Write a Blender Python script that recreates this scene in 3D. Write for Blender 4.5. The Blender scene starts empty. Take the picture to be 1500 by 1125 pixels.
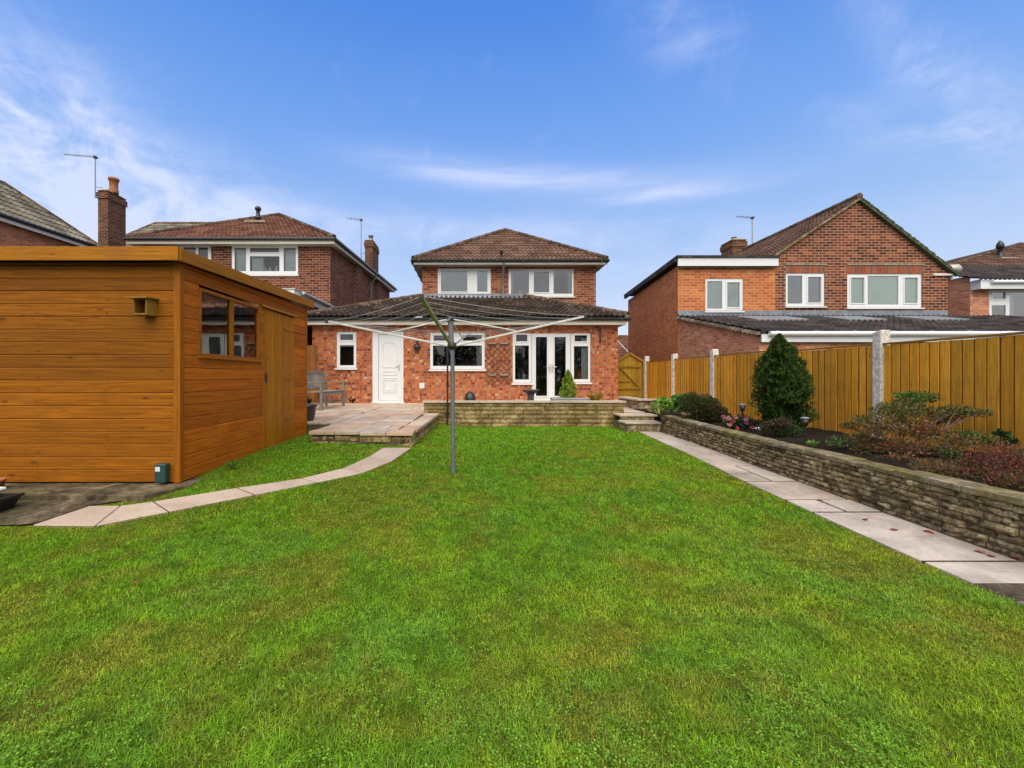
import bpy, math, random
import numpy as np
from mathutils import Vector, Matrix

random.seed(7)
RNG = np.random.default_rng(11)
SC = bpy.context.scene
COL = SC.collection
R = math.radians

# ------------------------------------------------------------------ survey of the garden
F, CX, CY, H = 620.0, 690.0, 552.0, 1.15          # focal length and horizon used to measure the photograph
def PX(px, Y): return (px - CX) * Y / F
def PZ(py, Y): return H + (CY - py) * Y / F
def sstep(a, b, t):
    t = np.clip((t - a) / (b - a), 0, 1)
    return t * t * (3 - 2 * t)
def gz(x, y):                                       # height of the lawn
    return .10 * sstep(2., 6., y) + .12 * sstep(0., -1.2, x) * sstep(2.4, 4.6, y)
def G(px, py, dz=0.):                               # a point of the ground
    Y = 4.
    for _ in range(30):
        Y = F * (H - float(gz(PX(px, Y), Y)) - dz) / (py - CY)
    x = PX(px, Y)
    return Vector((x, Y, float(gz(x, Y)) + dz))

# ------------------------------------------------------------------ scene helpers
ORG = {}
def tag(o, label=None, cat=None, group=None, kind=None):
    if label: o['label'] = label
    if cat: o['category'] = cat
    if group: o['group'] = group
    if kind: o['kind'] = kind
    return o
def thing(name, label, cat, loc=(0, 0, 0), group=None):
    o = bpy.data.objects.new(name, None); COL.objects.link(o)
    o.location = loc; o.empty_display_size = .2
    ORG[o.name] = Vector(loc)
    return tag(o, label, cat, group)
def setlabel(o, label): o['label'] = label; return o

class MB:
    def __init__(s): s.v = []; s.f = []; s.m = []; s.uv = {}; s.sm = set(); s.cur = 0
    def poly(s, pts, uv=None, smooth=False):
        b = len(s.v); s.v += [tuple(p) for p in pts]
        s.f.append(tuple(range(b, b + len(pts)))); s.m.append(s.cur)
        if uv: s.uv[len(s.f) - 1] = uv
        if smooth: s.sm.add(len(s.f) - 1)
        return s
    def faces(s, pts, fs, smooth=False):
        b = len(s.v); s.v += [tuple(p) for p in pts]
        for f in fs:
            s.f.append(tuple(b + i for i in f)); s.m.append(s.cur)
            if smooth: s.sm.add(len(s.f) - 1)
        return s
    def box(s, x0, x1, y0, y1, z0, z1):
        P = [(x0, y0, z0), (x1, y0, z0), (x1, y1, z0), (x0, y1, z0), (x0, y0, z1), (x1, y0, z1), (x1, y1, z1), (x0, y1, z1)]
        return s.faces(P, [(0, 3, 2, 1), (4, 5, 6, 7), (0, 1, 5, 4), (1, 2, 6, 5), (2, 3, 7, 6), (3, 0, 4, 7)])
    def prism(s, bot, top):                         # two loops (counter-clockwise from above)
        n = len(bot); P = list(bot) + list(top)
        fs = [tuple(range(n - 1, -1, -1)), tuple(range(n, 2 * n))]
        fs += [(i, (i + 1) % n, n + (i + 1) % n, n + i) for i in range(n)]
        return s.faces(P, fs)
    def slab(s, pts, z0, z1):
        return s.prism([(p[0], p[1], z0) for p in pts], [(p[0], p[1], z1) for p in pts])
    def beam(s, a, b, w, h, up=(0, 0, 1)):          # rectangular bar from a to b
        a, b = Vector(a), Vector(b); d = (b - a).normalized(); up = Vector(up)
        if abs(d.dot(up)) > .99: up = Vector((0, 1, 0))
        r = d.cross(up).normalized(); u = r.cross(d)
        P = [c + r * (sx * w / 2) + u * (sz * h / 2) for c in (a, b) for sx, sz in ((-1, -1), (1, -1), (1, 1), (-1, 1))]
        return s.faces(P, [(3, 2, 1, 0), (4, 5, 6, 7), (0, 1, 5, 4), (1, 2, 6, 5), (2, 3, 7, 6), (3, 0, 4, 7)])
    def tube(s, pts, rad, n=10, caps=True, smooth=True):
        pts = [Vector(p) for p in pts]
        if not hasattr(rad, '__len__'): rad = [rad] * len(pts)
        rings = []
        for i, p in enumerate(pts):
            d = (pts[min(i + 1, len(pts) - 1)] - pts[max(i - 1, 0)]).normalized()
            up = Vector((0, 0, 1)) if abs(d.z) < .9 else Vector((0, 1, 0))
            a = d.cross(up).normalized(); b = a.cross(d)
            rings.append([p + (a * math.cos(2 * math.pi * k / n) + b * math.sin(2 * math.pi * k / n)) * rad[i] for k in range(n)])
        base = len(s.v)
        for r in rings: s.v += [tuple(q) for q in r]
        for i in range(len(pts) - 1):
            for k in range(n):
                s.f.append((base + i * n + k, base + i * n + (k + 1) % n, base + (i + 1) * n + (k + 1) % n, base + (i + 1) * n + k)); s.m.append(s.cur)
                if smooth: s.sm.add(len(s.f) - 1)
        if caps:
            s.poly(rings[0][::-1]); s.poly(rings[-1])
        return s
    def lathe(s, prof, c=(0, 0, 0), n=24):
        rings = [[(c[0] + r * math.cos(2 * math.pi * k / n), c[1] + r * math.sin(2 * math.pi * k / n), c[2] + z) for k in range(n)] for r, z in prof]
        base = len(s.v)
        for r in rings: s.v += r
        for i in range(len(prof) - 1):
            for k in range(n):
                s.f.append((base + i * n + k, base + i * n + (k + 1) % n, base + (i + 1) * n + (k + 1) % n, base + (i + 1) * n + k)); s.m.append(s.cur); s.sm.add(len(s.f) - 1)
        return s
    def build(s, name, mats, parent=None, bevel=0, kind=None):
        org = ORG.get(parent.name, Vector()) if parent else Vector()
        me = bpy.data.meshes.new(name)
        V = [(x - org.x, y - org.y, z - org.z) for x, y, z in s.v]
        me.from_pydata(V, [], s.f)
        mats = mats if isinstance(mats, (list, tuple)) else [mats]
        for m in mats: me.materials.append(m)
        me.polygons.foreach_set('material_index', s.m)
        me.polygons.foreach_set('use_smooth', [i in s.sm for i in range(len(s.f))])
        me.update()
        uvl = me.uv_layers.new(name='UVMap')
        dat = np.zeros(len(me.loops) * 2, 'f'); k = 0
        for i, p in enumerate(me.polygons):
            ex = s.uv.get(i); n = p.normal
            if ex is None:
                if abs(n.z) > .95: u, v = Vector((1, 0, 0)), Vector((0, 1, 0))
                else:
                    u = Vector((-n.y, n.x, 0)).normalized(); v = n.cross(u)
                    if v.z < 0: v = -v
            for j, li in enumerate(p.vertices):
                if ex is None:
                    q = Vector(s.v[li]); dat[k], dat[k + 1] = q.dot(u), q.dot(v)
                else: dat[k], dat[k + 1] = ex[j]
                k += 2
        uvl.data.foreach_set('uv', dat)
        o = bpy.data.objects.new(name, me); COL.objects.link(o)
        if parent: o.parent = parent
        ORG[o.name] = org
        if bevel:
            b = o.modifiers.new('bevel', 'BEVEL'); b.width = bevel; b.segments = 2; b.limit_method = 'ANGLE'; b.angle_limit = R(40)
            b.harden_normals = False
        if kind: o['kind'] = kind
        return o

def holes_plate(mb, u0, u1, z0, z1, holes, y, depth):
    """upright sheet facing the garden with openings and their reveals"""
    us = sorted({u0, u1, *[a for h in holes for a in h[:2]]}); zs = sorted({z0, z1, *[a for h in holes for a in h[2:4]]})
    for i in range(len(us) - 1):
        for j in range(len(zs) - 1):
            cu, cz = (us[i] + us[i + 1]) / 2, (zs[j] + zs[j + 1]) / 2
            if any(h[0] < cu < h[1] and h[2] < cz < h[3] for h in holes): continue
            mb.poly([(us[i], y, zs[j]), (us[i + 1], y, zs[j]), (us[i + 1], y, zs[j + 1]), (us[i], y, zs[j + 1])])
    for a, b, c, d in [h[:4] for h in holes]:
        mb.poly([(a, y, c), (a, y, d), (a, y + depth, d), (a, y + depth, c)][::-1])
        mb.poly([(b, y, c), (b, y, d), (b, y + depth, d), (b, y + depth, c)])
        mb.poly([(a, y, d), (b, y, d), (b, y + depth, d), (a, y + depth, d)][::-1])
        mb.poly([(a, y, c), (b, y, c), (b, y + depth, c), (a, y + depth, c)])
    return mb

# ------------------------------------------------------------------ materials
class NT:
    def __init__(s, name):
        s.m = bpy.data.materials.new(name); s.m.use_nodes = True
        s.t = s.m.node_tree; s.b = s.t.nodes['Principled BSDF']; s.out = s.t.nodes['Material Output']
        s.b.inputs['Roughness'].default_value = .7
    def n(s, typ, **kw):
        nd = s.t.nodes.new(typ)
        for k, v in kw.items():
            if k in nd.inputs.keys() if isinstance(k, str) else False: pass
            setattr(nd, k, v)
        return nd
    def set(s, nd, **kw):
        for k, v in kw.items():
            k = k.replace('_', ' ')
            sock = nd.inputs[k]
            if hasattr(v, 'is_output'): s.t.links.new(v, sock)
            else: sock.default_value = v
        return nd
    def link(s, a, b): s.t.links.new(a, b)
    def uv(s, sx=1, sy=1, rot=0):
        c = s.n('ShaderNodeTexCoord'); mp = s.n('ShaderNodeMapping')
        s.link(c.outputs['UV'], mp.inputs['Vector']); mp.inputs['Scale'].default_value = (sx, sy, 1); mp.inputs['Rotation'].default_value = (0, 0, rot)
        return mp.outputs[0]
    def obj(s, sx=1, sy=1, sz=1):
        c = s.n('ShaderNodeTexCoord'); mp = s.n('ShaderNodeMapping')
        s.link(c.outputs['Object'], mp.inputs['Vector']); mp.inputs['Scale'].default_value = (sx, sy, sz)
        return mp.outputs[0]
    def noise(s, vec, scale, detail=4, rough=.55, dist=0):
        nd = s.n('ShaderNodeTexNoise'); s.link(vec, nd.inputs['Vector'])
        nd.inputs['Scale'].default_value = scale; nd.inputs['Detail'].default_value = detail
        nd.inputs['Roughness'].default_value = rough; nd.inputs['Distortion'].default_value = dist
        return nd.outputs['Fac']
    def ramp(s, fac, stops, mode='LINEAR'):
        nd = s.n('ShaderNodeValToRGB'); s.link(fac, nd.inputs[0]); cr = nd.color_ramp; cr.interpolation = mode
        while len(cr.elements) < len(stops): cr.elements.new(.5)
        for e, (p, c) in zip(cr.elements, stops):
            e.position = p; e.color = (*c, 1) if hasattr(c, '__len__') else (c, c, c, 1)
        return nd.outputs['Color']
    def mix(s, fac, a, b, mode='MIX'):
        nd = s.n('ShaderNodeMixRGB'); nd.blend_type = mode
        for i, v in ((0, fac), (1, a), (2, b)):
            if hasattr(v, 'is_output'): s.link(v, nd.inputs[i])
            elif i == 0: nd.inputs[0].default_value = v
            else: nd.inputs[i].default_value = (*v, 1) if hasattr(v, '__len__') else (v, v, v, 1)
        return nd.outputs[0]
    def math(s, op, a, b=0.):
        nd = s.n('ShaderNodeMath'); nd.operation = op
        for i, v in ((0, a), (1, b)):
            if hasattr(v, 'is_output'): s.link(v, nd.inputs[i])
            else: nd.inputs[i].default_value = v
        return nd.outputs[0]
    def bump(s, h, dist=.01, strength=1., normal=None):
        nd = s.n('ShaderNodeBump'); s.link(h, nd.inputs['Height']); nd.inputs['Distance'].default_value = dist; nd.inputs['Strength'].default_value = strength
        if normal: s.link(normal, nd.inputs['Normal'])
        s.link(nd.outputs[0], s.b.inputs['Normal']); return nd.outputs[0]
    def island(s):
        return s.n('ShaderNodeNewGeometry').outputs['Random Per Island']
    def col(s, c):
        if hasattr(c, 'is_output'): s.link(c, s.b.inputs['Base Color'])
        else: s.b.inputs['Base Color'].default_value = (*c, 1)
        return s
    def rough(s, r):
        if hasattr(r, 'is_output'): s.link(r, s.b.inputs['Roughness'])
        else: s.b.inputs['Roughness'].default_value = r
        return s

def M_plain(name, c, rough=.5, metal=0., var=.12, scale=6, bump=0):
    t = NT(name); f = t.noise(t.obj(), scale, 5, .6)
    k = t.ramp(f, [(.3, 1 - var), (.7, 1 + var * .3)])
    t.col(t.mix(1., c, k, 'MULTIPLY')).rough(rough); t.b.inputs['Metallic'].default_value = metal
    if bump: t.bump(t.noise(t.obj(), scale * 12, 4), .004, bump)
    return t.m

def M_brick(name, stops, mortar, bw=.225, bh=.075, squash=1., freq=2, ms=.010, off=.5, dirt=.35, patch=None, mode='LINEAR'):
    t = NT(name); uv = t.uv()
    warp = t.noise(uv, 9, 2); vm = t.n('ShaderNodeMixRGB'); vm.blend_type = 'LINEAR_LIGHT'; vm.inputs[0].default_value = .006
    t.link(uv, vm.inputs[1]); nz = t.n('ShaderNodeTexNoise'); t.link(uv, nz.inputs['Vector']); nz.inputs['Scale'].default_value = 8; t.link(nz.outputs['Color'], vm.inputs[2])
    b = t.n('ShaderNodeTexBrick'); b.offset = off; b.squash = squash; b.squash_frequency = freq; b.offset_frequency = 2
    t.link(vm.outputs[0], b.inputs['Vector'])
    t.set(b, Color1=(0, 0, 0, 1), Color2=(1, 1, 1, 1), Mortar=(.5, .5, .5, 1), Scale=1., Mortar_Size=ms, Mortar_Smooth=.25, Bias=0., Brick_Width=bw, Row_Height=bh)
    c = t.ramp(b.outputs['Color'], stops, mode)
    grain = t.noise(uv, 60, 4, .7)
    c = t.mix(1., c, t.ramp(grain, [(.25, .72), (.75, 1.22)]), 'MULTIPLY')
    c = t.mix(b.outputs['Fac'], c, t.mix(.4, mortar, t.ramp(grain, [(.3, mortar[0] * .6), (.7, mortar[0] * 1.2)])))
    big = t.noise(uv, .8, 5, .65, .6)
    c = t.mix(dirt, c, t.ramp(big, [(.3, .45), (.62, 1.15)]), 'MULTIPLY')
    if patch:
        pm = t.noise(uv, 3.5, 6, .7); c = t.mix(t.ramp(pm, [(.56, 0.), (.68, .6)]), c, patch)
    t.b.inputs['Specular IOR Level'].default_value = .08; t.col(c).rough(.95)
    h = t.math('SUBTRACT', 1., b.outputs['Fac'])
    h = t.math('ADD', h, t.math('MULTIPLY', grain, .5))
    t.bump(h, .008, .8)
    return t.m

def M_tile(name, stops, tu, tv, lichen=(.35, .32, .22), lich=.5, dark=.4):
    t = NT(name); uv = t.uv()
    b = t.n('ShaderNodeTexBrick'); b.offset = 0; b.squash = 1; t.link(uv, b.inputs['Vector'])
    t.set(b, Color1=(0, 0, 0, 1), Color2=(1, 1, 1, 1), Mortar=(.5, .5, .5, 1), Scale=1., Mortar_Size=0., Mortar_Smooth=0., Bias=0., Brick_Width=tu, Row_Height=tv)
    c = t.ramp(b.outputs['Color'], stops)
    g = t.noise(uv, 35, 5, .7); c = t.mix(1., c, t.ramp(g, [(.25, .6), (.75, 1.3)]), 'MULTIPLY')
    l = t.noise(uv, 14, 6, .75); c = t.mix(t.ramp(l, [(1 - lich, 0.), (1.05 - lich * .8, .65)]), c, lichen)
    d = t.noise(uv, .9, 4, .6); c = t.mix(dark, c, t.ramp(d, [(.32, .45), (.6, 1.1)]), 'MULTIPLY')
    t.b.inputs['Specular IOR Level'].default_value = .1; t.col(c).rough(.85); t.bump(g, .006, .6)
    return t.m

def M_wood(name, dark, light, along='u', knots=True, rough=.5, isl=.35, weather=None):
    """stained boards, the grain running along u or v"""
    t = NT(name); st = (1.2, 26) if along == 'u' else (26, 1.2)
    isld = t.island()
    cmb = t.n('ShaderNodeCombineXYZ'); t.link(t.math('MULTIPLY', isld, 37.), cmb.inputs[0]); t.link(t.math('MULTIPLY', isld, 91.), cmb.inputs[1])
    add = t.n('ShaderNodeVectorMath'); t.link(t.uv(*st), add.inputs[0]); t.link(cmb.outputs[0], add.inputs[1])
    g = t.noise(add.outputs[0], 1.6, 6, .62, .9)
    fine = t.noise(add.outputs[0], 7, 4, .7, .3)
    c = t.ramp(g, [(.28, dark), (.5, tuple((a + b) / 2 for a, b in zip(dark, light))), (.72, light)])
    c = t.mix(.55, c, t.ramp(fine, [(.3, .62), (.7, 1.25)]), 'MULTIPLY')
    c = t.mix(1., c, t.ramp(isld, [(0., 1 - isl), (1., 1 + isl * .55)]), 'MULTIPLY')
    if knots:
        sc = (3.2, 9) if along == 'u' else (9, 3.2)
        add2 = t.n('ShaderNodeVectorMath'); t.link(t.uv(*sc), add2.inputs[0]); t.link(cmb.outputs[0], add2.inputs[1])
        v = t.n('ShaderNodeTexVoronoi'); t.link(add2.outputs[0], v.inputs['Vector']); v.inputs['Scale'].default_value = .8
        c = t.mix(t.ramp(v.outputs['Distance'], [(.05, .75), (.12, 0.)]), c, tuple(a * .45 for a in dark))
    if weather:
        w = t.noise(t.uv(1.3, 1.3), 2., 5, .65); c = t.mix(t.ramp(w, [(.5, 0.), (.75, .55)]), c, weather)
    t.b.inputs['Specular IOR Level'].default_value = .1; t.col(c).rough(rough); t.bump(t.math('ADD', g, t.math('MULTIPLY', fine, .6)), .003, .7)
    return t.m

def M_stone(name, base, dark, pale, moss=None, mossamt=.3, isl=.5, sc=1.):
    t = NT(name); o = t.obj()
    n1 = t.noise(o, 7 * sc, 7, .72, .4); n2 = t.noise(o, 32 * sc, 6, .75); n3 = t.noise(o, 2.2 * sc, 5, .65)
    c = t.ramp(n1, [(.33, dark), (.5, base), (.66, pale)])
    c = t.mix(1., c, t.ramp(t.island(), [(0., 1 - isl), (1., 1 + isl * .5)]), 'MULTIPLY')
    c = t.mix(.8, c, t.ramp(n2, [(.3, .35), (.62, 1.3)]), 'MULTIPLY')
    if moss: c = t.mix(t.ramp(n3, [(.62 - mossamt * .3, 0.), (.78 - mossamt * .2, .75)]), c, moss)
    t.b.inputs['Specular IOR Level'].default_value = .08; t.col(c).rough(.95); t.bump(t.math('ADD', n2, n1), .012, .9)
    return t.m

def M_slab(name, tones, stain=(.12, .09, .06), amt=.5):
    t = NT(name); o = t.obj()
    c = t.ramp(t.island(), [(i / (len(tones) - 1), c) for i, c in enumerate(tones)])
    n1 = t.noise(o, 2.5, 6, .65, .8); n2 = t.noise(o, 40, 5, .7)
    c = t.mix(amt, c, t.ramp(n1, [(.34, .5), (.6, 1.12)]), 'MULTIPLY')
    c = t.mix(.6, c, t.ramp(n2, [(.3, .72), (.7, 1.18)]), 'MULTIPLY')
    n3 = t.noise(o, 1.7, 7, .75); c = t.mix(t.ramp(n3, [(.58, 0.), (.74, .45)]), c, stain)
    t.b.inputs['Specular IOR Level'].default_value = .2; t.col(c).rough(t.ramp(n1, [(.3, .5), (.7, .85)])); t.bump(t.math('ADD', n2, n1), .006, .5)
    return t.m

def M_leaf(name, rough=.5, trans=.25):
    t = NT(name); a = t.n('ShaderNodeAttribute'); a.attribute_name = 'Col'
    t.link(a.outputs['Color'], t.b.inputs['Base Color']); t.rough(rough)
    t.b.inputs['Specular IOR Level'].default_value = .12
    tr = t.n('ShaderNodeBsdfTranslucent'); t.link(a.outputs['Color'], tr.inputs['Color'])
    mx = t.n('ShaderNodeMixShader'); mx.inputs[0].default_value = trans
    t.link(t.b.outputs[0], mx.inputs[1]); t.link(tr.outputs[0], mx.inputs[2]); t.link(mx.outputs[0], t.out.inputs['Surface'])
    return t.m

def M_glass(name, tint=(.8, .86, .86), refl=1.):
    t = NT(name)
    tr = t.n('ShaderNodeBsdfTransparent'); tr.inputs[0].default_value = (*tint, 1)
    gl = t.n('ShaderNodeBsdfGlossy'); gl.inputs['Roughness'].default_value = .015
    lw = t.n('ShaderNodeFresnel'); lw.inputs[0].default_value = 1.6
    # old glass is never quite flat
    nb = t.n('ShaderNodeBump'); t.link(t.noise(t.obj(), 1.6, 2), nb.inputs['Height']); nb.inputs['Distance'].default_value = .003; nb.inputs['Strength'].default_value = .35
    t.link(nb.outputs[0], gl.inputs['Normal'])
    mx = t.n('ShaderNodeMixShader'); t.link(t.math('MULTIPLY', lw.outputs[0], 2.2 * refl), mx.inputs[0])
    t.link(tr.outputs[0], mx.inputs[1]); t.link(gl.outputs[0], mx.inputs[2]); t.link(mx.outputs[0], t.out.inputs['Surface'])
    return t.m

RED = (.30, .085, .035)
m_ext = M_brick('brick_multi', [(0, (.20, .035, .015)), (.22, (.36, .08, .022)), (.5, (.47, .125, .034)), (.82, (.52, .165, .05)), (.95, (.56, .23, .095)), (1, (.60, .35, .18))], (.30, .13, .065), bw=.118, bh=.083, squash=.6, dirt=.25, ms=.009)
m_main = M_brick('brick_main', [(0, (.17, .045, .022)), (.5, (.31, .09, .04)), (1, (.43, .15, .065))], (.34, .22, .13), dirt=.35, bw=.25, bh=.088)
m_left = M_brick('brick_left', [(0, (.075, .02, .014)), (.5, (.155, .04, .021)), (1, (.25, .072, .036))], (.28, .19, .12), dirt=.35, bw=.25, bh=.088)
m_far = M_brick('brick_far', [(0, (.30, .08, .035)), (.6, (.45, .14, .06)), (1, (.5, .19, .09))], (.40, .25, .15), dirt=.2)
m_chim = M_brick('brick_chimney', [(0, (.06, .022, .014)), (.5, (.13, .042, .022)), (1, (.22, .075, .038))], (.22, .16, .10), dirt=.5)
m_gable = M_brick('brick_gable', [(0, (.075, .020, .011)), (.45, (.16, .039, .017)), (.88, (.22, .056, .023)), (1, (.40, .115, .045))], (.38, .24, .13), dirt=.3, ms=.011, bw=.25, bh=.088)
m_orange = M_brick('brick_orange', [(0, (.42, .10, .022)), (.6, (.55, .155, .035)), (1, (.60, .21, .055))], (.50, .26, .12), dirt=.25, bw=.25, bh=.088)
m_leanw = M_brick('brick_pinkish', [(0, (.42, .12, .055)), (.6, (.60, .21, .10)), (1, (.66, .31, .17))], (.44, .30, .2), dirt=.25, patch=(.52, .36, .27))
m_soldier = M_brick('brick_soldier', [(0, (.22, .05, .025)), (1, (.36, .10, .04))], (.22, .12, .07), bw=.075, bh=.30, off=0, ms=.012, dirt=.1)
m_roof_main = M_tile('tiles_brown', [(0, (.105, .058, .040)), (.5, (.155, .086, .060)), (1, (.21, .125, .09))], .30, .34, lichen=(.46, .33, .24), lich=.42)
m_roof_ext = M_tile('tiles_dark', [(0, (.038, .029, .024)), (.5, (.066, .048, .037)), (1, (.11, .083, .062))], .30, .34, lichen=(.22, .17, .11), lich=.34)
m_roof_left = M_tile('tiles_red_brown', [(0, (.105, .045, .03)), (.5, (.155, .068, .043)), (1, (.21, .098, .062))], .30, .34, lichen=(.34, .24, .17), lich=.34)
m_roof_brown = M_tile('tiles_dull_brown', [(0, (.075, .042, .03)), (.5, (.11, .062, .045)), (1, (.155, .09, .066))], .30, .34, lichen=(.28, .21, .15), lich=.34)
m_roof_grey = M_tile('tiles_grey_mossy', [(0, (.12, .105, .08)), (.5, (.20, .175, .135)), (1, (.27, .24, .18))], .30, .34, lichen=(.13, .13, .04), lich=.46)
m_roof_slate = M_tile('tiles_charcoal', [(0, (.035, .03, .028)), (.5, (.06, .05, .046)), (1, (.09, .075, .066))], .30, .34, lichen=(.16, .13, .1), lich=.3)
m_mortar = M_stone('roof_mortar', (.36, .30, .22), (.16, .13, .1), (.5, .42, .32), sc=2)
m_ridge = M_stone('ridge_clay', (.13, .085, .06), (.06, .045, .035), (.22, .15, .11), sc=1.5)
m_upvc = M_plain('upvc_white', (.68, .70, .715), .28, var=.05)
m_cream = M_plain('fascia_cream', (.70, .66, .58), .45, var=.12)
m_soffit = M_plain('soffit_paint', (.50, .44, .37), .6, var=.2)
m_black = M_plain('black_plastic', (.018, .018, .02), .35, var=.2)
m_greyp = M_plain('grey_plastic', (.20, .21, .22), .45)
m_lead = M_plain('lead_flashing', (.22, .245, .29), .55, .2, var=.45, scale=4, bump=.4)
m_glass = M_glass('window_glass')
m_glass2 = M_glass('window_glass_bright', (.7, .76, .78), 1.9)
m_room = M_plain('room_dark', (.10, .092, .08), .9, var=.5, scale=1.2)
m_roomg = M_plain('room_grey', (.26, .28, .29), .9, var=.35, scale=.8)
m_blind = M_plain('blind_fabric', (.86, .93, .86), .9, var=.06)
m_blindg = M_plain('obscure_screen', (.38, .42, .45), .9, var=.08)
m_net = M_plain('net_curtain', (.62, .66, .66), .9, var=.15)
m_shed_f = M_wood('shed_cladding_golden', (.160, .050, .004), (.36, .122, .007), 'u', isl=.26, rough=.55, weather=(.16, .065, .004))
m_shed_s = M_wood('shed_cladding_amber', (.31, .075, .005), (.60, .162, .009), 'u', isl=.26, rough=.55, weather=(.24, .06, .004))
m_shed_d = M_wood('shed_door_boards', (.27, .092, .005), (.52, .19, .009), 'v', isl=.22, rough=.45)
m_shed_t = M_wood('shed_trim', (.25, .088, .007), (.46, .178, .010), 'u', isl=.1, weather=(.20, .09, .03))
m_shed_tv = M_wood('shed_trim_upright', (.21, .066, .006), (.40, .132, .008), 'v', isl=.1)
m_fence = M_wood('fence_boards', (.52, .225, .02), (.88, .42, .048), 'v', isl=.26, rough=.6, weather=(.24, .14, .03))
m_fence_gap_shade = M_wood('fence_lap_edge_shade', (.07, .032, .006), (.13, .06, .01), 'v', isl=.1, rough=.7)  # darker brown that paints the shadow line and edge stain between boards
m_fence_h = M_wood('fence_rails', (.26, .12, .018), (.42, .21, .035), 'u', isl=.2, rough=.6)
m_gatew = M_wood('gate_boards', (.24, .13, .015), (.40, .235, .03), 'v', isl=.2, rough=.6)
m_gateh = M_wood('gate_ledges', (.22, .11, .014), (.36, .20, .028), 'u', isl=.2, rough=.6)
m_oldfence = M_wood('old_fence', (.14, .05, .015), (.25, .10, .025), 'v', isl=.2)
m_teak = M_wood('weathered_teak', (.17, .145, .12), (.36, .32, .28), 'u', isl=.3, rough=.8, knots=False)
m_teakv = M_wood('weathered_teak_upright', (.17, .145, .12), (.36, .32, .28), 'v', isl=.3, rough=.8, knots=False)
m_trel = M_wood('trellis_wood', (.10, .07, .05), (.2, .15, .11), 'u', isl=.2, knots=False)
m_birdbox = M_wood('birdbox_wood', (.20, .105, .02), (.34, .19, .035), 'v', isl=.3)
m_felt = M_stone('roof_felt', (.20, .19, .17), (.1, .1, .08), (.3, .29, .26), isl=0, sc=3)
m_post = M_stone('concrete_post', (.62, .59, .53), (.48, .45, .39), (.74, .70, .64), moss=(.40, .39, .26), mossamt=.1, isl=0, sc=.8)
m_conc = M_stone('old_concrete', (.095, .073, .047), (.032, .026, .018), (.24, .185, .115), moss=(.10, .095, .035), mossamt=.45, isl=0, sc=.5)
m_wall = M_stone('garden_wall_stone', (.265, .20, .11), (.075, .057, .034), (.55, .45, .28), moss=(.21, .13, .035), mossamt=.08, isl=.4, sc=1.3)
m_wall2 = M_stone('terrace_wall_stone', (.31, .22, .10), (.12, .085, .045), (.48, .37, .19), moss=(.13, .095, .03), mossamt=.5, isl=.3, sc=.7)
m_cap = M_stone('wall_cap_stone', (.22, .175, .11), (.075, .064, .045), (.42, .35, .235), moss=(.16, .14, .012), mossamt=.55, isl=.25)
m_coping = M_slab('coping_sandstone', [(.46, .38, .28), (.52, .44, .35)], amt=.4)
m_patio = M_slab('patio_sandstone', [(.46, .33, .22), (.56, .44, .31), (.44, .36, .28), (.63, .50, .36), (.50, .30, .19), (.54, .46, .37)], stain=(.2, .13, .07), amt=.6)
m_path = M_slab('path_slabs', [(.40, .32, .245), (.50, .42, .335), (.44, .345, .26), (.53, .45, .37), (.47, .395, .32)], stain=(.22, .15, .095), amt=.65)
m_pathw = M_slab('path_slab_wet', [(.22, .19, .16), (.24, .2, .18)], amt=.5)
m_pathl = M_slab('path_slabs_pink', [(.42, .315, .235), (.51, .40, .31), (.46, .355, .265)], stain=(.34, .24, .18), amt=.3)
m_joint = M_stone('joint_dirt', (.10, .075, .05), (.05, .038, .026), (.15, .115, .075), isl=0)
def M_soil():
    t = NT('garden_soil'); o = t.obj(); n = t.noise(o, 9, 8, .75); n2 = t.noise(o, 45, 5, .8)
    c = t.ramp(n, [(.3, (.018, .013, .01)), (.7, (.06, .044, .033))]); c = t.mix(t.ramp(n2, [(.6, 0.), (.7, .6)]), c, (.12, .085, .06))
    t.b.inputs['Specular IOR Level'].default_value = .05; t.col(c).rough(.95); t.bump(t.math('ADD', n, n2), .04, 1.); return t.m
m_soil = M_soil()
def M_turf():
    t = NT('turf'); o = t.obj(); n = t.noise(o, 1.2, 5, .65); n2 = t.noise(o, 30, 6, .8)
    c = t.ramp(n, [(.35, (.085, .16, .010)), (.55, (.12, .18, .012)), (.7, (.16, .13, .016))])
    c = t.mix(.8, c, t.ramp(n2, [(.3, .4), (.7, 1.3)]), 'MULTIPLY'); t.b.inputs['Specular IOR Level'].default_value = .05; t.col(c).rough(.95); t.bump(n2, .02, 1.); return t.m
m_turf = M_turf()
m_ground = M_plain('far_ground', (.10, .11, .06), .95, var=.4, scale=.2)
m_leaf = M_leaf('leaf', .5, .25)
m_grass = M_leaf('grass_blade', .45, .32)
m_bark = M_stone('bark', (.17, .12, .085), (.07, .05, .04), (.30, .23, .17), isl=.2, sc=3)
m_alu = M_plain('aluminium', (.62, .62, .6), .38, .75, var=.2)
m_dryer = M_plain('dryer_pole_grey', (.17, .18, .19), .45, .3, var=.25)
m_algae = M_plain('algae_alloy', (.30, .31, .09), .6, .1, var=.4, scale=20)
m_line = M_plain('drying_line', (.42, .42, .40), .6, var=.3, scale=60)
m_galv = M_plain('aerial_metal', (.30, .31, .32), .5, .5)
m_terra = M_plain('terracotta', (.34, .12, .05), .8, var=.25, scale=20)
m_pot = M_plain('glazed_brown_pot', (.05, .03, .022), .3, var=.4)
m_trough = M_plain('zinc_trough', (.36, .39, .42), .5, .2, var=.25)
m_green = M_plain('green_meter_box', (.018, .055, .055), .4, var=.2)
m_label = M_plain('pale_sticker', (.6, .66, .68), .5)
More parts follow.
